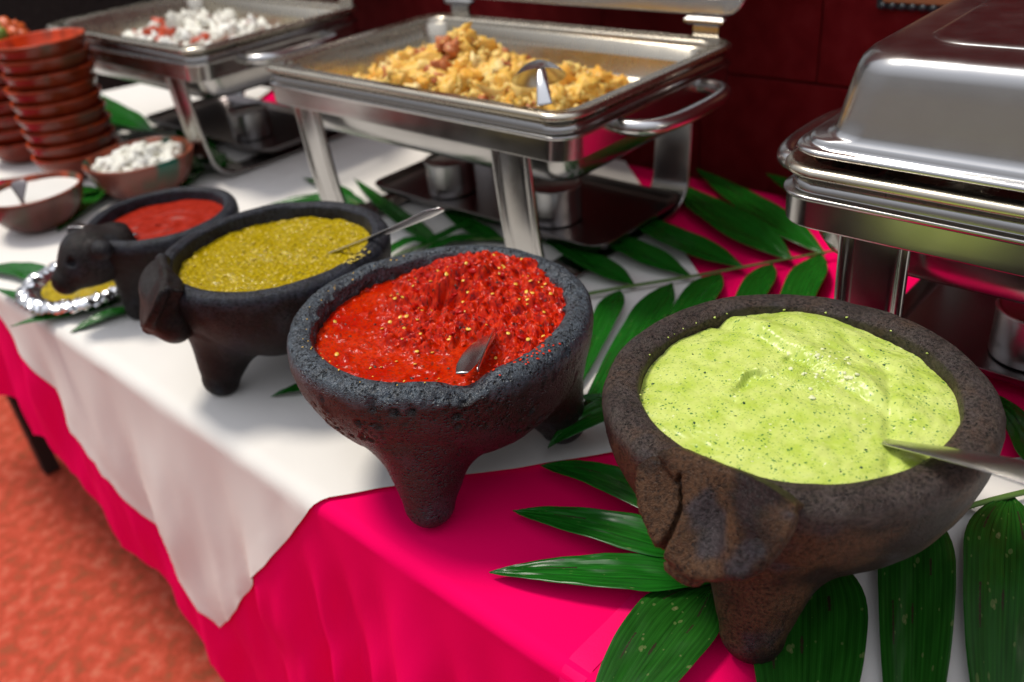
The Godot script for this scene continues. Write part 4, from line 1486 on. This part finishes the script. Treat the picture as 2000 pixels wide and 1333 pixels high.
	var dh := obj("bull_head", head_mesh(calf_face, Vector3(-0.07, 0.035, 0.07), Vector3(0.07, 0.13, 0.20), Vector3(7, 1, 4), grey_), M.stone_grey, d)
	dh.rotation.y = atan2(-0.1, 0.99)
	dh.scale = Vector3(1.05, 1.05, 0.98)
	dh.position = Vector3(0.006, 0.011, -0.020)
	var ds := thing("brick_red_salsa", "smooth brick red salsa", "salsa", d.position, 0.0, "salsas in the stone mortars")
	obj("surface", fill_mesh(0.0885, 80, 160, brick_height, brick_colour), M.paste, ds)
	spoon("shiny spoon edge on the rim of the brick red salsa mortar", [Vector3(-1.195, 0.129, -0.372), Vector3(-1.178, 0.129, -0.385), Vector3(-1.16, 0.124, -0.402), Vector3(-1.13, 0.110, -0.43)], [0.006, 0.008, 0.005, 0.003], 0.0014, Vector3(-1.11, 0.102, -0.45), Vector3(0.024, 0.01, 0.018), Vector3(0.6, 0.2, 0.75))


func make_clay() -> void:
	rng.seed = 41
	var out := Color(0.17, 0.024, 0.008)
	var inn := Color(0.75, 0.085, 0.018)
	var meshes := []
	for k in 4:
		meshes.append(clay_mesh(0.083, 0.052, k * 3.0, out, inn, 0.55))
	var names := ["topmost clay bowl of the right stack, its red inside showing", "second clay bowl from the top of the right stack", "third clay bowl from the top of the right stack", "fourth clay bowl from the top of the right stack", "middle clay bowl of the right stack", "fourth clay bowl from the bottom of the right stack", "third clay bowl from the bottom of the right stack", "second clay bowl from the bottom of the right stack", "bottom clay bowl of the right stack"]
	for k in 9:
		var b := obj("clay_bowl", meshes[(k * 3) % 4], M.clay)
		b.position = Vector3(-1.815 + rng.randf_range(-0.003, 0.003), 0.004 + 0.0265 * (8 - k), -0.632 + rng.randf_range(-0.003, 0.003))
		b.rotation.y = rng.randf() * TAU
		tag(b, names[k], "bowl", "stacked red clay bowls")
	var names2 := ["topmost clay bowl of the left stack, holding orange salsa", "second clay bowl from the top of the left stack", "third clay bowl from the top of the left stack", "fourth clay bowl from the top of the left stack", "middle clay bowl of the left stack", "third clay bowl from the bottom of the left stack", "second clay bowl from the bottom of the left stack", "bottom clay bowl of the left stack"]
	for k in 8:
		var b := obj("clay_bowl", meshes[(k * 3 + 1) % 4], M.clay)
		b.position = Vector3(-2.035 + rng.randf_range(-0.004, 0.004), 0.004 + 0.0285 * (7 - k), -0.615 + rng.randf_range(-0.003, 0.003))
		b.rotation.y = rng.randf() * TAU
		tag(b, names2[k], "bowl", "stacked red clay bowls")
	var fr := thing("orange_salsa", "orange heap in the top clay bowl at the left edge", "food", Vector3(-2.035, 0.235, -0.615))
	var fm := [mat(Color(0.7, 0.12, 0.02), 0.4), mat(Color(0.6, 0.07, 0.02), 0.4), mat(Color(0.2, 0.28, 0.03), 0.4)]
	heap(fr, "chunk", 36, [lump(50, 0.4), lump(51, 0.5)], fm, Vector2(0.06, 0.06), Vector2(0.012, 0.02), func(x, z): return 0.045 - 6.0 * (x * x + z * z))
	# cream
	var cb := obj("serving_bowl", clay_mesh(0.084, 0.068, 31.0, Color(0.11, 0.034, 0.024), Color(0.38, 0.07, 0.03), 0.8), M.clay)
	cb.position = Vector3(-1.603, 0.004, -0.462)
	tag(cb, "brown clay bowl of white cream at the left edge", "bowl", "clay serving bowls on the table")
	var cr := fill_mesh(0.0795, 24, 60, func(x, z): return 0.0585 + 0.0008 * n_low.get_noise_2d(x * 200.0, z * 200.0))
	var co := obj("cream", cr, M.cream)
	co.position = cb.position
	tag(co, "smooth white cream in the brown clay bowl", "food")
	var sp := thing("spoon", "dark heart-ended spoon standing in the white cream", "spoon", cb.position + Vector3(0.014, 0.056, 0.004))
	obj("handle", tube(smooth_path([Vector3(0.035, 0, 0.03), Vector3(0.032, 0.012, 0.029), Vector3(0.028, 0.022, 0.026), Vector3(0.022, 0.034, 0.022), Vector3(0.018, 0.040, 0.019)], 5), [Vector2(0.0035, 0.0012), Vector2(0.004, 0.0014), Vector2(0.009, 0.0016), Vector2(0.015, 0.0016), Vector2(0.010, 0.001)], 12, Vector3(0.74, 0, -0.67)), M.tray, sp)
	# cheese
	var hb := obj("serving_bowl", clay_mesh(0.098, 0.075, 47.0, Color(0.17, 0.05, 0.035), Color(0.33, 0.075, 0.035), 1.3), M.clay)
	hb.position = Vector3(-1.572, 0.004, -0.648)
	tag(hb, "reddish clay bowl of crumbled white cheese", "bowl", "clay serving bowls on the table")
	var ch := thing("crumbled_cheese", "crumbled white cheese heaped in the reddish clay bowl", "food", hb.position)
	var top := func(x: float, z: float) -> float:
		var q := Vector2(x, z).length() / 0.08
		return 0.056 + 0.022 * (1.0 - q * q) + 0.01 * n_low.get_noise_2d(x * 260.0, z * 260.0) if q < 1.0 else 0.0
	obj("heap", fill_mesh(0.08, 14, 40, func(x, z): return maxf(top.call(x, z) - 0.005, 0.045)), M.cheese[0], ch)
	heap(ch, "crumb", 130, [lump(60, 1.0, 8, 5), lump(61, 1.1, 8, 5), lump(62, 0.9, 8, 5)], M.cheese, Vector2(0.074, 0.074), Vector2(0.006, 0.012), top)


func make_small() -> void:
	# foil plate with yellow salsa
	var f := thing("foil_plate", "crinkled foil plate of yellow salsa under the calf's head", "plate", Vector3(-1.262, 0.012, -0.390))
	var prof := [Vector2(0.0, 0.002), Vector2(0.05, 0.002), Vector2(0.062, 0.006), Vector2(0.070, 0.014), Vector2(0.078, 0.018), Vector2(0.086, 0.0185), Vector2(0.093, 0.016), Vector2(0.097, 0.011), Vector2(0.094, 0.008)]
	obj("foil", lathe(prof, 150, func(q: Vector3) -> Vector3:
		var r := Vector2(q.x, q.z).length()
		var k := smoothstep(0.055, 0.085, r)
		return q + Vector3(q.x, 0, q.z).normalized() * 0.006 * k * n_mid.get_noise_3dv(q * 450.0) + Vector3.UP * 0.008 * k * n_mid.get_noise_3dv(q * 420.0 + Vector3(5, 5, 5))), M.foil, f)
	var s := fill_mesh(0.064, 20, 50, func(x, z): return 0.0085 + 0.001 * n_low.get_noise_2d(x * 200.0, z * 200.0), func(x, z): return yellow_colour(x, z))
	var so := obj("plate_salsa", s, M.salsa)
	so.position = f.position
	tag(so, "yellow salsa spread in the foil plate", "salsa")
